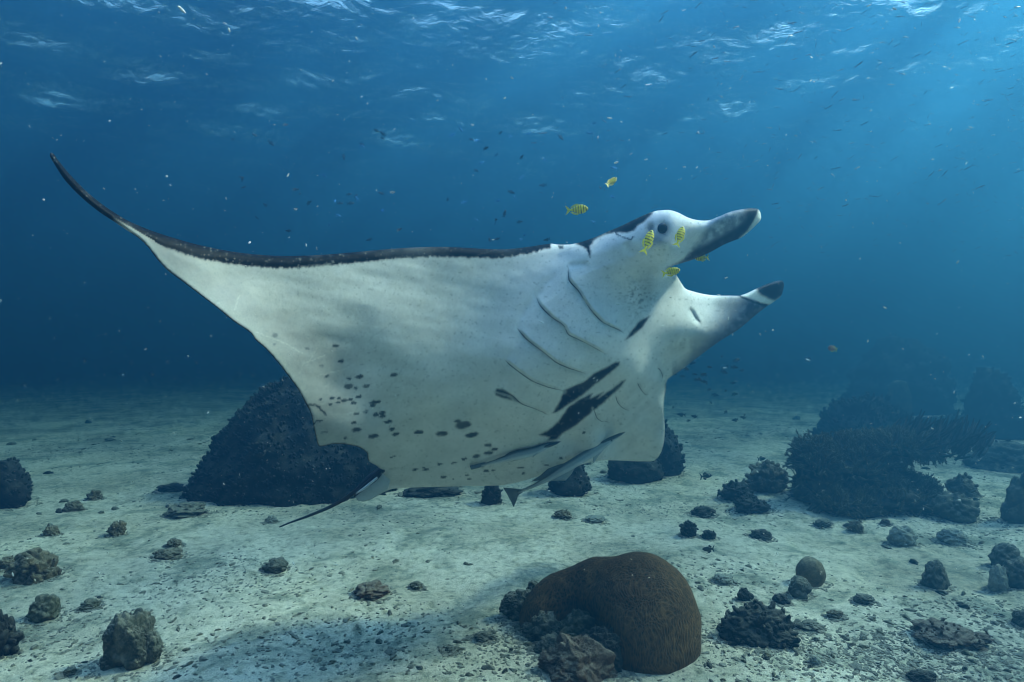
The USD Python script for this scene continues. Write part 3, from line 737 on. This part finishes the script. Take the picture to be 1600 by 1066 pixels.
# ---------------------------------------------------------------- rocks and corals on the sand
def lump(seed, w, d, h, rough=.35, fine=.12, level=4, sink=.18, flat=0.0, freq=1.6, ridged=False, taper=.3):
    m = trimesh.creation.icosphere(level, 1.0)
    v = np.array(m.vertices)
    n = meshkit.fbm(v * freq + seed * 3.7, 3, seed) - .5
    n2 = meshkit.fbm(v * freq * 2.6 + seed * 1.3, 5, seed + 50) - .5
    if ridged:
        n2 = n2 * 1.1 + .55 * (.22 - np.abs(meshkit.fbm(v * freq * 2.1 + seed * 2.3, 3, seed + 90) - .5) * 2.2)
    v = v * (1 + rough * 3.0 * n + fine * 2.4 * n2)[:, None] + .5 * rough * (np.stack([meshkit.noise(v * 1.3 + seed + 11 * k, seed + k) for k in range(3)], 1) - .5)
    v[:, :2] *= 1 - taper * np.clip(v[:, 2:] * .5 + .5, 0, 1.2)
    v[:, 2] = np.where(v[:, 2] > 1 - flat, 1 - flat + (v[:, 2] - 1 + flat) * .3, v[:, 2])
    v = v * np.array([w / 2, d / 2, h / (2 - sink * 2) * 1.0])
    v[:, 2] += h / 2 * (1 - sink)
    return v, np.array(m.faces)


def ground_at(px_, py_):
    Z = floor_depth(py_)
    for _ in range(25):
        q = world(px_, py_, Z)
        Z = F * (CAMZ - float(sand_height(q[0:1], q[1:2])[0])) / (py_ - CY)
    return world(px_, py_, Z)


def fingers(rng, n, origin, spread, length, radius, up=.5, tip=.8, forks=2, sides=5):
    """Blunt coral branches growing from points over a mass."""
    out = []
    for i in range(n):
        o, dr = origin(rng)
        dr = dr + rng.normal(0, spread, 3)
        dr[2] += up
        dr /= np.linalg.norm(dr)
        ln, r = length * rng.uniform(.55, 1.2), radius * rng.uniform(.75, 1.2)
        bend = rng.normal(0, .16, 3)
        pts = np.array([o - dr * ln * .25, o + dr * ln * .5 + bend * ln * .1, o + dr * ln * .95 + bend * ln * .2, o + dr * ln + bend * ln * .2])
        out.append(tube(pts, [r, r * .95, r * tip, r * tip * .5], None, sides, up=np.cross(dr, rng.normal(size=3))))
        for k in range(forks):
            d2 = dr + rng.normal(0, .55, 3)
            d2 /= np.linalg.norm(d2)
            t = rng.uniform(.25, .8)
            b_ = pts[1] + (pts[2] - pts[1]) * t * .8
            out.append(tube(np.array([b_, b_ + d2 * ln * rng.uniform(.25, .5)]), [r * .7, r * .3], None, 4, up=np.cross(d2, rng.normal(size=3))))
    return join(out)


def on_mesh(v, f, zmin=-9, top=None):
    a = v[f]
    nrm = np.cross(a[:, 1] - a[:, 0], a[:, 2] - a[:, 0])
    ar = np.linalg.norm(nrm, axis=1)
    cz = a.mean(1)[:, 2]
    w = ar * (cz > zmin)
    cdf = np.cumsum(w) / w.sum()

    def pick(rng):
        k = min(int(np.searchsorted(cdf, rng.random())), len(f) - 1)
        u = rng.dirichlet((1, 1, 1))
        return u @ a[k], nrm[k] / (ar[k] + 1e-12)
    return pick


def cluster(seed, w, d, h, rough, fine, level, taper):
    """A knobbly rock: many rough lumps grown together."""
    rng = np.random.default_rng(seed)
    parts = []
    core = lump(seed, w * .78, d * .78, h * .85, rough, fine, level, .25, taper=taper)
    parts.append(core)
    for i in range(rng.integers(11, 17)):
        a, z = rng.uniform(0, 6.283), rng.uniform(0, .8)
        rr = (1 - taper * z * 1.2) * rng.uniform(.20, .40)
        s = rng.uniform(.22, .46) * (1 - .3 * z)
        v, f = lump(seed * 31 + i, s * w, s * d, s * min(h, w) * .62, rough * .9, fine * 1.2, max(level - 1, 3), .5, freq=1.9, taper=.1)
        v = v + np.array([math.cos(a) * rr * w, math.sin(a) * rr * d, z * h * .78 - .05 * h])
        parts.append((v, f))
    return join(parts)


COUNT = [100]
FEET = []


def rock(name, label, cat, x, base, w, h, material, rough=.30, fine=.14, level=4, depth=.85, twigs=0, twig_len=.25, twig_r=.035, group=None, ridged=False, sink=.18, flat=0.0, twig_mat=None, rz=0, freq=1.6, up=.5, taper=.32):
    """A lump resting on the sand at survey column x with its front foot at row base; w, h in survey units there."""
    COUNT[0] += 1
    seed = COUNT[0]
    q = ground_at(x, base)
    k = q[1] / F
    D = w * k * depth
    k = (q[1] + D * .4) / F
    loc = np.array([(x - CX) * k, q[1] + D * .42, 0.0])
    loc[2] = float(sand_height(loc[0:1], loc[1:2])[0]) - .10 * h * k
    W, H = w * k, h * k * 1.10
    FEET.append((loc[0], loc[1], W / 2, D / 2))
    v, f = cluster(seed, W, D, H, min(rough, .3), .22, level, taper) if ridged else lump(seed, W, D, H, rough, fine, level, sink, flat, freq, False, taper)
    v[:, 2] *= H / max(v[:, 2].max(), 1e-6)
    v[:, 0] *= W / (v[:, 0].max() - v[:, 0].min())
    if not twigs:
        m = put(None, name, v, f, material, loc=loc)
        return tag(m, label, cat, group)
    t = thing(name, label, cat, loc, group)
    put(t, 'base', v, f, material)
    r2 = np.random.default_rng(seed)
    tv, tf = fingers(r2, int(twigs * 1.6), on_mesh(v, f, H * .08), .35, H * twig_len * .62, H * twig_r * 1.1, up=up)
    put(t, 'branches', tv, tf, twig_mat or material, smooth=True, kind='stuff')
    return t


# the big brain coral in front, grown over a ledge of dead reef
def ball(c, r, k=1.0):
    return np.array([*c, *r, k], float)


blobs = [((.515, 2.44, .11), (.215, .23, .235)), ((.50, 2.46, .02), (.235, .25, .20)), ((.36, 2.56, .13), (.15, .15, .150)), ((.24, 2.60, .08), (.15, .14, .135)), ((.14, 2.56, .03), (.11, .11, .11))]
hollow = ((.275, 2.38, .02), (.125, .13, .125))


def coral_field(*x):
    x = x[0] if len(x) == 1 else x
    s = 0.0
    for c, r in blobs:
        s += math.exp(-3.2 * (((x[0] - c[0]) / r[0]) ** 2 + ((x[1] - c[1]) / r[1]) ** 2 + ((x[2] - c[2]) / r[2]) ** 2))
    c, r = hollow
    s -= .9 * math.exp(-2.2 * (((x[0] - c[0]) / r[0]) ** 2 + ((x[1] - c[1]) / r[1]) ** 2 + ((x[2] - c[2]) / r[2]) ** 2))
    return s - math.exp(-3.2)


mm = manifold3d.Manifold.level_set(coral_field, [-.05, 2.1, -.2, .85, 2.85, .45], .02, 0.0).to_mesh()
bv, bf = np.array(mm.vert_properties[:, :3], float), np.array(mm.tri_verts)
bm = trimesh.Trimesh(bv, bf, process=False)
trimesh.smoothing.filter_taubin(bm, iterations=12)
bm = bm.subdivide_loop(1)
nb = np.array(bm.vertex_normals)
bv = np.array(bm.vertices) + nb * (.020 * (meshkit.fbm(np.array(bm.vertices) * 9, 3, 6) - .5))[:, None]
loc = np.array([.5, 2.45, 0])
tag(put(None, 'brain_coral', bv - loc, bm.faces, 'brain_coral', loc=loc), 'large smooth brown brain coral bulging over a dark hollow, nearest to the viewer', 'coral')
R = 'dead coral rocks at the foot of the big brain coral'
for x, base, w, h, m_, lab in ((868, 985, 95, 62, 'reef_rock', 'knobbly dead coral rock under the hollow of the big brain coral'), (820, 975, 70, 44, 'reef_rock', 'low rubbly rock at the outer left foot of the big brain coral'),
                               (905, 1015, 85, 48, 'olive_coral', 'pitted dark rock in the shade of the big brain coral'), (862, 1030, 60, 28, 'reef_rock', 'small pale-topped rock on the sand left of the big brain coral foot'),
                               (905, 1072, 130, 58, 'rusty_algae', 'reddish brown encrusted rock at the bottom edge before the big brain coral'), (945, 1055, 70, 60, 'dark_coral', 'dark rock wedged against the front of the big brain coral'),
                               (848, 1008, 74, 40, 'reef_rock', 'knobbly rock between the low rubbly rock and the small pale-topped rock'),
               (838, 948, 50, 34, 'reef_rock', 'crusty knob at the tip of the left shoulder of the big brain coral')):
    rock('dead_coral_rock', lab, 'rock', x, base, w, h, m_, .36, .34, 5, .9, group=R, ridged=True, freq=1.9)

# the reef heads behind
rock('coral_mound', 'massive dark coral mound behind the wing of the manta', 'coral', 468, 792, 335, 176, 'dark_coral', .14, .14, 5, .9, twigs=1300, twig_len=.045, twig_r=.010, sink=.42, taper=.56)
rock('coral_mound', 'dark round coral head under the far wing tip of the manta', 'coral', 990, 756, 86, 52, 'dark_coral', .2, .1, 4, .9, twigs=90, twig_len=.12, twig_r=.03)
rock('coral_mound', 'tall dark coral lump right of the far wing tip of the manta', 'coral', 1036, 744, 62, 82, 'dark_coral', .2, .1, 4, .9, twigs=90, twig_len=.10, twig_r=.025)
rock('coral_mound', 'dark coral mound behind the tail of the larger suckerfish', 'coral', 888, 776, 70, 60, 'dark_coral', .2, .12, 4, .9, twigs=60, twig_len=.10, twig_r=.03)
rock('coral_mound', 'low long coral ridge behind the tail end of the manta', 'coral', 676, 778, 96, 19, 'dark_coral', .3, .3, 4, .7, twigs=20, twig_len=.2, twig_r=.06)
rock('coral_mound', 'small ragged coral lump left of the forked tail of the suckerfish', 'coral', 768, 789, 32, 40, 'dark_coral', .25, .15, 3, .9, twigs=30, twig_len=.15, twig_r=.04)
rock('coral_mound', 'dark stumpy coral head cut by the left edge', 'coral', 8, 797, 72, 70, 'dark_coral', .2, .12, 4, .9, twigs=90, twig_len=.09, twig_r=.025)

# the table coral on the right: one spreading mass of fine branches
q = ground_at(1350, 806)
base = np.array([(1358 - CX) / F * 4.55, 4.60, 0.0])
base[2] = float(sand_height(base[0:1], base[1:2])[0])
tc = thing('table_coral', 'wide dark branching table coral with finger-like tips reaching right', 'coral', base)
sc = 3.85 / F
pieces = [(-40, 0, 190, 150, 52, .02), (-15, 10, 170, 170, 70, .10), (-100, -10, 80, 80, 62, .22), (-85, -20, 110, 90, 44, .05), (70, 0, 150, 140, 26, .37), (20, 20, 170, 120, 30, .33), (20, -60, 170, 120, 42, 0.0), (-70, -70, 120, 90, 30, 0.0), (60, -50, 70, 70, 24, .1)]
masses, tips = [], []
r3 = np.random.default_rng(77)
for k, (dx, dy, w, d, h, z) in enumerate(pieces):
    v, f = lump(300 + k, w * sc, d * sc, h * sc, .22, .2, 4, .15, 0.0)
    v = v + np.array([dx * sc, dy * sc, z])
    masses.append((v, f))
    big = k in (1, 4, 5)
    tips.append(fingers(r3, 620 if big else 330, on_mesh(v, f, z + .05 * h * sc), .38, .075 if big else .065, .0075, up=.3, forks=3, tip=.7))
put(tc, 'base', *join(masses), 'dark_coral')
put(tc, 'branches', *join(tips), 'olive_coral', kind='stuff')
# right-hand spray of longer fingers
sp = []
for i in range(260):
    a = r3.uniform(-.5, .55)
    o = np.array([(115 + r3.uniform(-50, 70)) * sc, r3.uniform(-.3, .25), .43 + r3.uniform(-.08, .10)])
    d = np.array([math.cos(a) * r3.uniform(.3, 1), r3.normal(0, .35), .55 + r3.uniform(-.5, .6)])
    d /= np.linalg.norm(d)
    ln = r3.uniform(.09, .17)
    sp.append(tube(np.array([o, o + d * ln * .5 + (0, 0, .004), o + d * ln + (0, 0, .016)]), [.0095, .0085, .004], None, 5, up=(.1, 1, .2)))
put(tc, 'long_branches', *join(sp), 'dark_coral', kind='stuff')

rock('bushy_coral', 'bushy dark coral mound just behind the wide table coral', 'coral', 1356, 706, 150, 78, 'dark_coral', .22, .14, 4, .9, twigs=420, twig_len=.13, twig_r=.022)
rock('barrel_sponge', 'upright barrel-shaped sponge with a paler rim behind the bushy coral', 'sponge', 1405, 668, 36, 72, 'olive_coral', .07, .04, 4, 1.0, sink=.1, flat=.25, taper=.15)
rock('coral_mound', 'tall rounded coral head standing dim at the far right', 'coral', 1552, 686, 84, 110, 'dark_coral', .22, .2, 4, .9, twigs=120, twig_len=.06, twig_r=.014)
rock('coral_mound', 'low dark reef at the foot of the tall dim coral head on the right', 'coral', 1520, 682, 190, 30, 'dark_coral', .3, .25, 4, .5, twigs=80, twig_len=.2, twig_r=.04)
rock('coral_mound', 'biggest faint coral mound fading into the blue at far right', 'coral', 1408, 650, 190, 120, 'dark_coral', .26, .2, 4, .9, twigs=160, twig_len=.05, twig_r=.012)
rock('coral_mound', 'grey rubbly coral patch right of the table coral', 'coral', 1570, 738, 110, 44, 'reef_rock', .3, .3, 4, .8, twigs=40, twig_len=.15, twig_r=.04)
rock('coral_mound', 'knobby coral rock cut by the right edge below the rubbly patch', 'coral', 1600, 822, 70, 78, 'reef_rock', .3, .3, 4, .8, ridged=True)

SMALL = [  # name, label, category, x, base, w, h, material, rough, fine, level, twigs
    ('coral_rock', 'big rough grey rock with a dark overhang at lower left', 'rock', 203, 1052, 92, 82, 'reef_rock', .34, .30, 5, 0),
    ('coral_rock', 'brown knobbly coral clump near the left edge', 'coral', 52, 914, 76, 42, 'brown_coral', .30, .3, 4, 30),
    ('coral_rock', 'small brown coral lump at the very left edge beside the knobbly clump', 'coral', 12, 890, 30, 20, 'brown_coral', .3, .3, 3, 10),
    ('coral_rock', 'smooth brownish stone below the knobbly clump on the left', 'rock', 68, 975, 46, 38, 'olive_coral', .22, .12, 4, 0),
    ('coral_rock', 'low brown stone between the smooth stone and the big rough rock', 'rock', 140, 954, 30, 18, 'olive_coral', .2, .12, 3, 0),
    ('coral_rock', 'dark ragged coral cut by the left edge low down', 'coral', 0, 1030, 46, 62, 'dark_coral', .3, .3, 4, 40),
    ('coral_rock', 'rounded grey stone alone on bare sand left of centre', 'rock', 431, 898, 37, 23, 'reef_rock', .16, .10, 4, 0),
    ('coral_rock', 'boxy little brown stone far left on the pale sand', 'rock', 183, 838, 26, 26, 'brown_coral', .3, .2, 3, 0),
    ('coral_rock', 'round brown stone left of the boxy stone', 'rock', 80, 838, 24, 18, 'brown_coral', .22, .12, 3, 0),
    ('coral_rock', 'dim stone near the dark stump on the left', 'rock', 114, 800, 28, 20, 'brown_coral', .2, .12, 3, 0),
    ('coral_rock', 'flat reef slab left of the massive dark mound', 'rock', 292, 808, 62, 20, 'reef_rock', .25, .2, 3, 0),
    ('coral_rock', 'dim upright lump right of the far left reef patch', 'rock', 148, 782, 22, 18, 'brown_coral', .3, .2, 3, 0),
    ('coral_rock', 'dark pebble rock upper of the pair below the reef slab', 'rock', 272, 857, 24, 14, 'brown_coral', .25, .2, 3, 0),
    ('coral_rock', 'wide dark rubble rock lower of the pair below the reef slab', 'rock', 262, 876, 46, 16, 'brown_coral', .3, .3, 3, 0),
    ('coral_rock', 'fallen grey rock beside the reef slab near the dark mound', 'rock', 268, 770, 46, 12, 'dark_coral', .3, .3, 3, 0),
    ('sea_cucumber', 'lying sea cucumber with an orange end on the sand', 'sea cucumber', 581, 938, 60, 24, 'rusty_algae', .18, .12, 4, 0),
    ('coral_rock', 'small grey bump right of the sea cucumber', 'rock', 650, 922, 20, 12, 'reef_rock', .2, .2, 3, 0),
    ('round_coral', 'round brown coral ball sitting on the sand behind a grey stone', 'coral', 1267, 917, 44, 40, 'brown_coral', .07, .03, 4, 0),
    ('coral_rock', 'grey stone leaning against the round brown coral ball', 'rock', 1250, 936, 34, 34, 'reef_rock', .2, .12, 4, 0),
    ('coral_rock', 'conical grey stone standing alone on the right', 'rock', 1462, 922, 40, 42, 'reef_rock', .12, .12, 4, 0),
    ('coral_rock', 'round top boulder of the pile at the right edge', 'rock', 1572, 893, 44, 40, 'reef_rock', .14, .12, 4, 0),
    ('coral_rock', 'pale block at the front of the pile at the right edge', 'rock', 1560, 927, 30, 40, 'pale_rock', .2, .12, 4, 0),
    ('coral_rock', 'dark boulder behind the pale block at the right edge', 'rock', 1594, 922, 46, 44, 'reef_rock', .2, .15, 4, 0),
    ('coral_rock', 'pale sponge-like rock in front of the table coral', 'rock', 1411, 855, 44, 36, 'pale_rock', .12, .10, 4, 0),
    ('coral_rock', 'pale green lump right of the sponge-like rock', 'rock', 1489, 853, 46, 24, 'pale_rock', .18, .16, 4, 0),
    ('coral_rock', 'ridged dark rock right of the table coral foot', 'rock', 1490, 817, 66, 40, 'olive_coral', .20, .2, 4, 0),
    ('coral_rock', 'ragged brown coral above the ridged dark rock', 'coral', 1503, 778, 46, 36, 'brown_coral', .3, .3, 4, 20),
    ('coral_rock', 'little round brown coral knob before the table coral', 'coral', 1338, 833, 22, 22, 'brown_coral', .14, .12, 3, 12),
    ('coral_rock', 'small rust coloured lump before the table coral', 'coral', 1384, 822, 16, 11, 'rusty_algae', .2, .2, 3, 0),
    ('coral_rock', 'low flat rock in front of the left end of the table coral', 'rock', 1286, 826, 28, 12, 'reef_rock', .2, .2, 3, 0),
    ('branching_coral', 'small dark branching coral standing left of the table coral', 'coral', 1076, 839, 26, 26, 'dark_coral', .2, .2, 3, 40),
    ('branching_coral', 'low branching fragment right of the small dark branching coral', 'coral', 1108, 844, 28, 15, 'dark_coral', .3, .3, 3, 18),
    ('branching_coral', 'flat ragged coral left of the table coral on pale sand', 'coral', 1098, 809, 38, 16, 'dark_coral', .3, .3, 3, 26),
    ('branching_coral', 'bushy coral tuft at the outer left foot of the table coral', 'coral', 1150, 784, 52, 32, 'dark_coral', .28, .25, 3, 40),
    ('branching_coral', 'spreading low coral between the tuft and the table coral', 'coral', 1176, 803, 54, 24, 'dark_coral', .3, .25, 3, 34),
    ('branching_coral', 'brown coral bush touching the left side of the table coral', 'coral', 1200, 772, 62, 40, 'brown_coral', .25, .25, 4, 50),
    ('branching_coral', 'slim rubble streak below the left end of the table coral', 'coral', 1190, 845, 36, 16, 'dark_coral', .3, .3, 3, 14),
    ('coral_rock', 'dark oval stone on the pale sand right of the far wing', 'rock', 880, 812, 28, 15, 'brown_coral', .2, .2, 3, 8),
    ('coral_rock', 'thin pale slab right of the dark oval stone', 'rock', 930, 818, 34, 9, 'pale_rock', .2, .2, 3, 0),
    ('branching_coral', 'dark low clump of branching rubble right of the brain coral', 'coral', 1182, 1012, 118, 46, 'dark_coral', .32, .34, 5, 110),
    ('coral_rock', 'reddish weedy knob topping the dark clump of rubble', 'coral', 1184, 978, 34, 34, 'rusty_algae', .3, .3, 3, 14),
    ('coral_rock', 'flat grey slab left of the round brown coral ball', 'rock', 1130, 913, 34, 14, 'pale_rock', .25, .2, 3, 0),
    ('coral_rock', 'dark knob between the slab and the leaning stone', 'coral', 1164, 941, 26, 22, 'dark_coral', .3, .3, 3, 12),
    ('coral_rock', 'dark crumbly piece left of the leaning grey stone', 'coral', 1220, 946, 28, 16, 'dark_coral', .3, .3, 3, 8),
    ('coral_rock', 'lying cylindrical fragment in the middle of the right sand', 'rock', 1351, 946, 34, 15, 'reef_rock', .15, .15, 3, 0),
    ('coral_rock', 'pitted brown fragment below the round brown coral ball', 'coral', 1304, 968, 26, 14, 'brown_coral', .25, .3, 3, 0),
    ('coral_rock', 'thin flat fragment right of the dark clump of rubble', 'rock', 1265, 988, 40, 12, 'reef_rock', .3, .3, 3, 0),
    ('algae_patch', 'rust and brown weedy patch on rubble at lower right', 'algae', 1482, 1022, 118, 30, 'rusty_algae', .3, .34, 4, 60),
    ('coral_rock', 'dark lump at the bottom edge on the right', 'rock', 1441, 1072, 44, 18, 'dark_coral', .3, .3, 3, 0),
    ('coral_rock', 'dark rock cut by the right edge below the boulder pile', 'rock', 1606, 985, 40, 34, 'reef_rock', .3, .3, 4, 0),
    ('coral_rock', 'tiny pale stone at the bottom between brain coral and weedy patch', 'rock', 1274, 1040, 18, 14, 'pale_rock', .2, .1, 3, 0),
    ('coral_rock', 'small stone in front of the big rough rock at bottom left', 'rock', 108, 1058, 22, 12, 'olive_coral', .3, .2, 3, 0),
    ('coral_rock', 'dull stone beside the tail tip of the manta', 'rock', 424, 818, 20, 13, 'pale_rock', .2, .2, 3, 0),
    ('coral_rock', 'grey fragment on the sand left of the brain coral', 'rock', 757, 1004, 36, 14, 'reef_rock', .3, .3, 3, 0),
    ('coral_rock', 'flat dark fragment below the grey fragment left of the brain coral', 'rock', 706, 1022, 26, 9, 'reef_rock', .3, .3, 3, 0),
]
for nm, lab, cat, x, bs, w, h, m_, ro, fi, lv, tw_ in SMALL:
    rock(nm, lab, cat, x, bs, w, h if h > 36 else h * .82, m_, ro if nm == 'round_coral' else ro * 1.25, fi if nm == 'round_coral' else fi * 1.4 + .06, max(lv, 4), .85, twigs=tw_, twig_len=.30, twig_r=.07, ridged=fi >= .3, taper={'round_coral': .0}.get(nm, .35 if 'conical' in lab else .12))

# ---------------------------------------------------------------- loose coral fragments
frag_forms = []
for k in range(8):
    v, f = lump(500 + k, 1.0, .7, .5, .45, .35, 2, .2)
    frag_forms.append((v - (0, 0, .12), f))
r4 = np.random.default_rng(5)
made = 0
while made < 190:
    x, y = r4.uniform(-40, 1640), 533 + 120 + 420 * r4.random() ** .8
    q = ground_at(x, y)
    dens = meshkit.fbm(np.array([[q[0] * .9 + 4, q[1] * .9, 2.0]]), 3, 17)[0]
    if r4.random() > np.clip((dens - .36) * 4, .04, 1) * (1.0 if x > 1050 or x < 300 else .35):
        continue
    v, f = frag_forms[r4.integers(8)]
    s = r4.uniform(7, 17) * q[1] / F
    a = r4.uniform(0, 6.28)
    Rm = np.array([[math.cos(a), -math.sin(a), 0], [math.sin(a), math.cos(a), 0], [0, 0, 1]])
    m = put(None, 'coral_fragment', (v * s * np.array([1, r4.uniform(.6, 1), r4.uniform(.5, 1.1)])) @ Rm.T, f, ('rubble', 'reef_rock', 'dark_coral', 'olive_coral')[r4.integers(4)], loc=q)
    tag(m, 'loose grey-brown coral fragment scattered on the sandy seabed', 'coral fragment', 'loose coral fragments on the sand')
    made += 1
bits = []
N = 12000
bx, by = r4.uniform(-5.5, 5.5, N * 3), 1.9 + 7.5 * r4.random(N * 3) ** 1.5
dn = meshkit.fbm(np.stack([bx * 1.1 + 4, by * 1.1, 0 * bx + 2], -1), 4, 17)
keep = r4.random(N * 3) < np.clip((dn - .40) * 4.5, .03, 1)
bx, by = bx[keep][:N], by[keep][:N]
for sx, sy, sw, cnt in ((1480, 1025, .42, 2600), (1330, 1040, .35, 900), (860, 1010, .28, 1500), (560, 1010, .55, 800), (430, 1000, .5, 400), (1560, 960, .35, 900), (1100, 900, .5, 700), (1560, 790, .8, 1500), (330, 905, .5, 900), (1180, 1010, .3, 900), (90, 1000, .5, 900), (1130, 800, .6, 700)):
    cnt, q = int(cnt * .65), ground_at(sx, sy)
    bx, by = np.r_[bx, q[0] + r4.normal(0, sw * .6, cnt)], np.r_[by, q[1] + r4.normal(0, sw * .4, cnt)]
for fx, fy, fw_, fd_ in FEET:
    if fy < 6.5:
        k_ = int(60 + 500 * fw_)
        a_, r_ = r4.uniform(0, 6.283, k_), 1 + np.abs(r4.normal(0, .22, k_))
        bx, by = np.r_[bx, fx + fw_ * r_ * np.cos(a_)], np.r_[by, fy + fd_ * r_ * np.sin(a_)]
bz = sand_height(bx, by)
oc = trimesh.creation.icosphere(0, 1.0)
ov, of = np.array(oc.vertices), np.array(oc.faces)
n = len(bx)
sz = .0025 * np.exp(r4.normal(0, .55, n)) + .0015
vv = ov[None] * (sz[:, None] * (1 + r4.uniform(-.45, .7, (n, 12))))[:, :, None] * np.stack([r4.uniform(.8, 2.0, n), r4.uniform(.7, 1.4, n), r4.uniform(.4, .9, n)], 1)[:, None]
aa = r4.uniform(0, 6.28, n)
vx = vv[..., 0] * np.cos(aa)[:, None] - vv[..., 1] * np.sin(aa)[:, None]
vy = vv[..., 0] * np.sin(aa)[:, None] + vv[..., 1] * np.cos(aa)[:, None]
vv = np.stack([vx + bx[:, None], vy + by[:, None], vv[..., 2] + bz[:, None]], -1).reshape(-1, 3)
ff = (of[None] + 12 * np.arange(n)[:, None, None]).reshape(-1, 3)
tag(put(None, 'coral_gravel', vv, ff, 'rubble', smooth=False), 'fine coral gravel strewn in patches over the sand', 'gravel', kind='stuff')

# ---------------------------------------------------------------- schools of small fish
def little_fish(rng, slim, bend):
    v, f, s, prof, _ = fish_body(.8, .22 if slim else .40, .11 if slim else .16, 7, 6, bend)
    v[:, 0] += .1
    y = lambda xx: bend * .8 * max(0.0, (.5 - xx) / .8 - .3) ** 2
    k = .10 if slim else .20
    tl = thin([(-.28, .02), (-.42, k), (-.50, k * 1.2), (-.40, 0), (-.50, -k * 1.2), (-.42, -k), (-.28, -.02)], y, .006)
    parts = [(v, f), tl]
    if not slim:
        parts += [thin([(.15, .18), (-.05, .27), (-.25, .16), (-.2, .08)], y, .006), thin([(.05, -.18), (-.08, -.26), (-.25, -.15), (-.2, -.08)], y, .006)]
    return join(parts)


def school(n, region, zr, size, slim, material, name, label, group, seed, tilt=(15, 25), dens=None):
    rng = np.random.default_rng(seed)
    k = 0
    while k < n:
        x, y = rng.uniform(region[0], region[2]), rng.uniform(region[1], region[3])
        if dens and rng.random() > dens(x, y):
            continue
        Z = rng.uniform(*zr)
        q = world(x, y, Z)
        if shapely.contains_xy(poly, x, y) and Z > 1.2:
            continue
        sl = rng.uniform(*size) * Z / F
        v, f = little_fish(rng, slim, rng.uniform(-.5, .5))
        m = put(None, name, v * sl, f, material if isinstance(material, str) else material[rng.integers(len(material))])
        m.AddTranslateOp().Set(Gf.Vec3d(*map(float, q)))
        m.AddRotateYOp().Set(float(-rng.normal(tilt[0], tilt[1]) + (180 if rng.random() < .3 else 0)))
        m.AddRotateZOp().Set(float(rng.normal(0, 35)))
        tag(m, label, 'fish', group)
        k += 1


school(255, (830, 0, 1620, 330), (2.4, 5.5), (5, 15), True, ('fish_slate', 'fish_slate', 'fish_silver'), 'baitfish', 'slender silvery baitfish in the loose school under the surface, upper right', 'baitfish school at upper right', 21,
       dens=lambda x, y: np.clip((x - 780) / 800, .08, 1) * np.clip(1.15 - y / 360, .15, 1))
school(44, (350, 190, 940, 375), (3.5, 6.0), (8, 13), False, 'fish_dark', 'damselfish', 'small dark damselfish hovering in open water above the near wing', 'dark damselfish above the wing', 22, tilt=(0, 30))
school(30, (450, 190, 960, 375), (3.0, 5.0), (7, 12), False, 'fish_blue', 'blue_damselfish', 'small bright blue damselfish hovering in open water above the near wing', 'blue damselfish above the wing', 23, tilt=(0, 30))
school(34, (1050, 545, 1165, 665), (3.8, 6.0), (8, 14), False, 'fish_dark', 'reef_fish', 'small dark reef fish hovering right of the far wing', 'dark reef fish right of the far wing', 24, tilt=(0, 12))
for x, y, L, lab in ((1103, 744, 19, 'plump dark fish low over the sand between far wing and table coral'), (1107, 858, 20, 'plump dark fish just above the sand right of the brain coral'), (1190, 717, 13, 'tiny dark fish low over the sand left of the table coral')):
    v, f = little_fish(r4, False, .1)
    Z = floor_depth(y + 10)
    m = put(None, 'reef_fish', v * np.array([1, 1, 1.25]) * L * Z / F, f, 'fish_dark')
    m.AddTranslateOp().Set(Gf.Vec3d(*map(float, world(x, y, Z))))
    m.AddRotateYOp().Set(180.0 if x == 1107 else -8.0)
    tag(m, lab, 'fish')

# the many fish of the school too small to tell apart
r6 = np.random.default_rng(33)
fry = []
while len(fry) < 620:
    x, y = r6.uniform(780, 1640), 400 * r6.random() ** 1.2
    if r6.random() > np.clip((x - 740) / 800, .06, 1):
        continue
    q = world(x, y, r6.uniform(3.5, 6.5))
    d = r6.normal(size=3) * (1, .5, .45)
    d /= np.linalg.norm(d)
    ln = r6.uniform(3.5, 8) * q[1] / F
    fry.append(tube(np.array([q - d * ln * .5, q - d * ln * .3, q + d * ln * .1, q + d * ln * .5]), np.array([.10, .04, .11, .02]) * ln, None, 4, up=(0, .2, 1)))
tag(put(None, 'fish_fry', *join(fry), 'fish_slate'), 'cloud of tiny fish specks filling the upper right water', 'fry', kind='stuff')

# drifting specks in the water
r5 = np.random.default_rng(9)
n = 2600
Zs = 1.0 + 4.5 * r5.random(n)
q = np.stack([r5.uniform(-1.05, 1.05, n) * Zs * 1.0, Zs, np.clip(CAMZ + r5.uniform(-.4, .62, n) * Zs, .12, SURF - .2)], 1)
oc = trimesh.creation.icosahedron()
ov, of = np.array(oc.vertices), np.array(oc.faces)
sz = .0009 * np.exp(r5.normal(0, .45, n))
d = r5.normal(size=(n, 3)) * (1, .4, .7)
d /= np.linalg.norm(d, axis=1, keepdims=True)
st = r5.uniform(0, 3.0, n)
loc_ = ov[None] * sz[:, None, None]
loc_ = loc_ + d[:, None] * ((loc_ * d[:, None]).sum(-1, keepdims=True) * st[:, None, None])
vv = (loc_ + q[:, None]).reshape(-1, 3)
ff = (of[None] + 12 * np.arange(n)[:, None, None]).reshape(-1, 3)
tag(put(None, 'drifting_particles', vv, ff, 'speck', smooth=False), 'tiny pale specks drifting in the water', 'particles', kind='stuff')
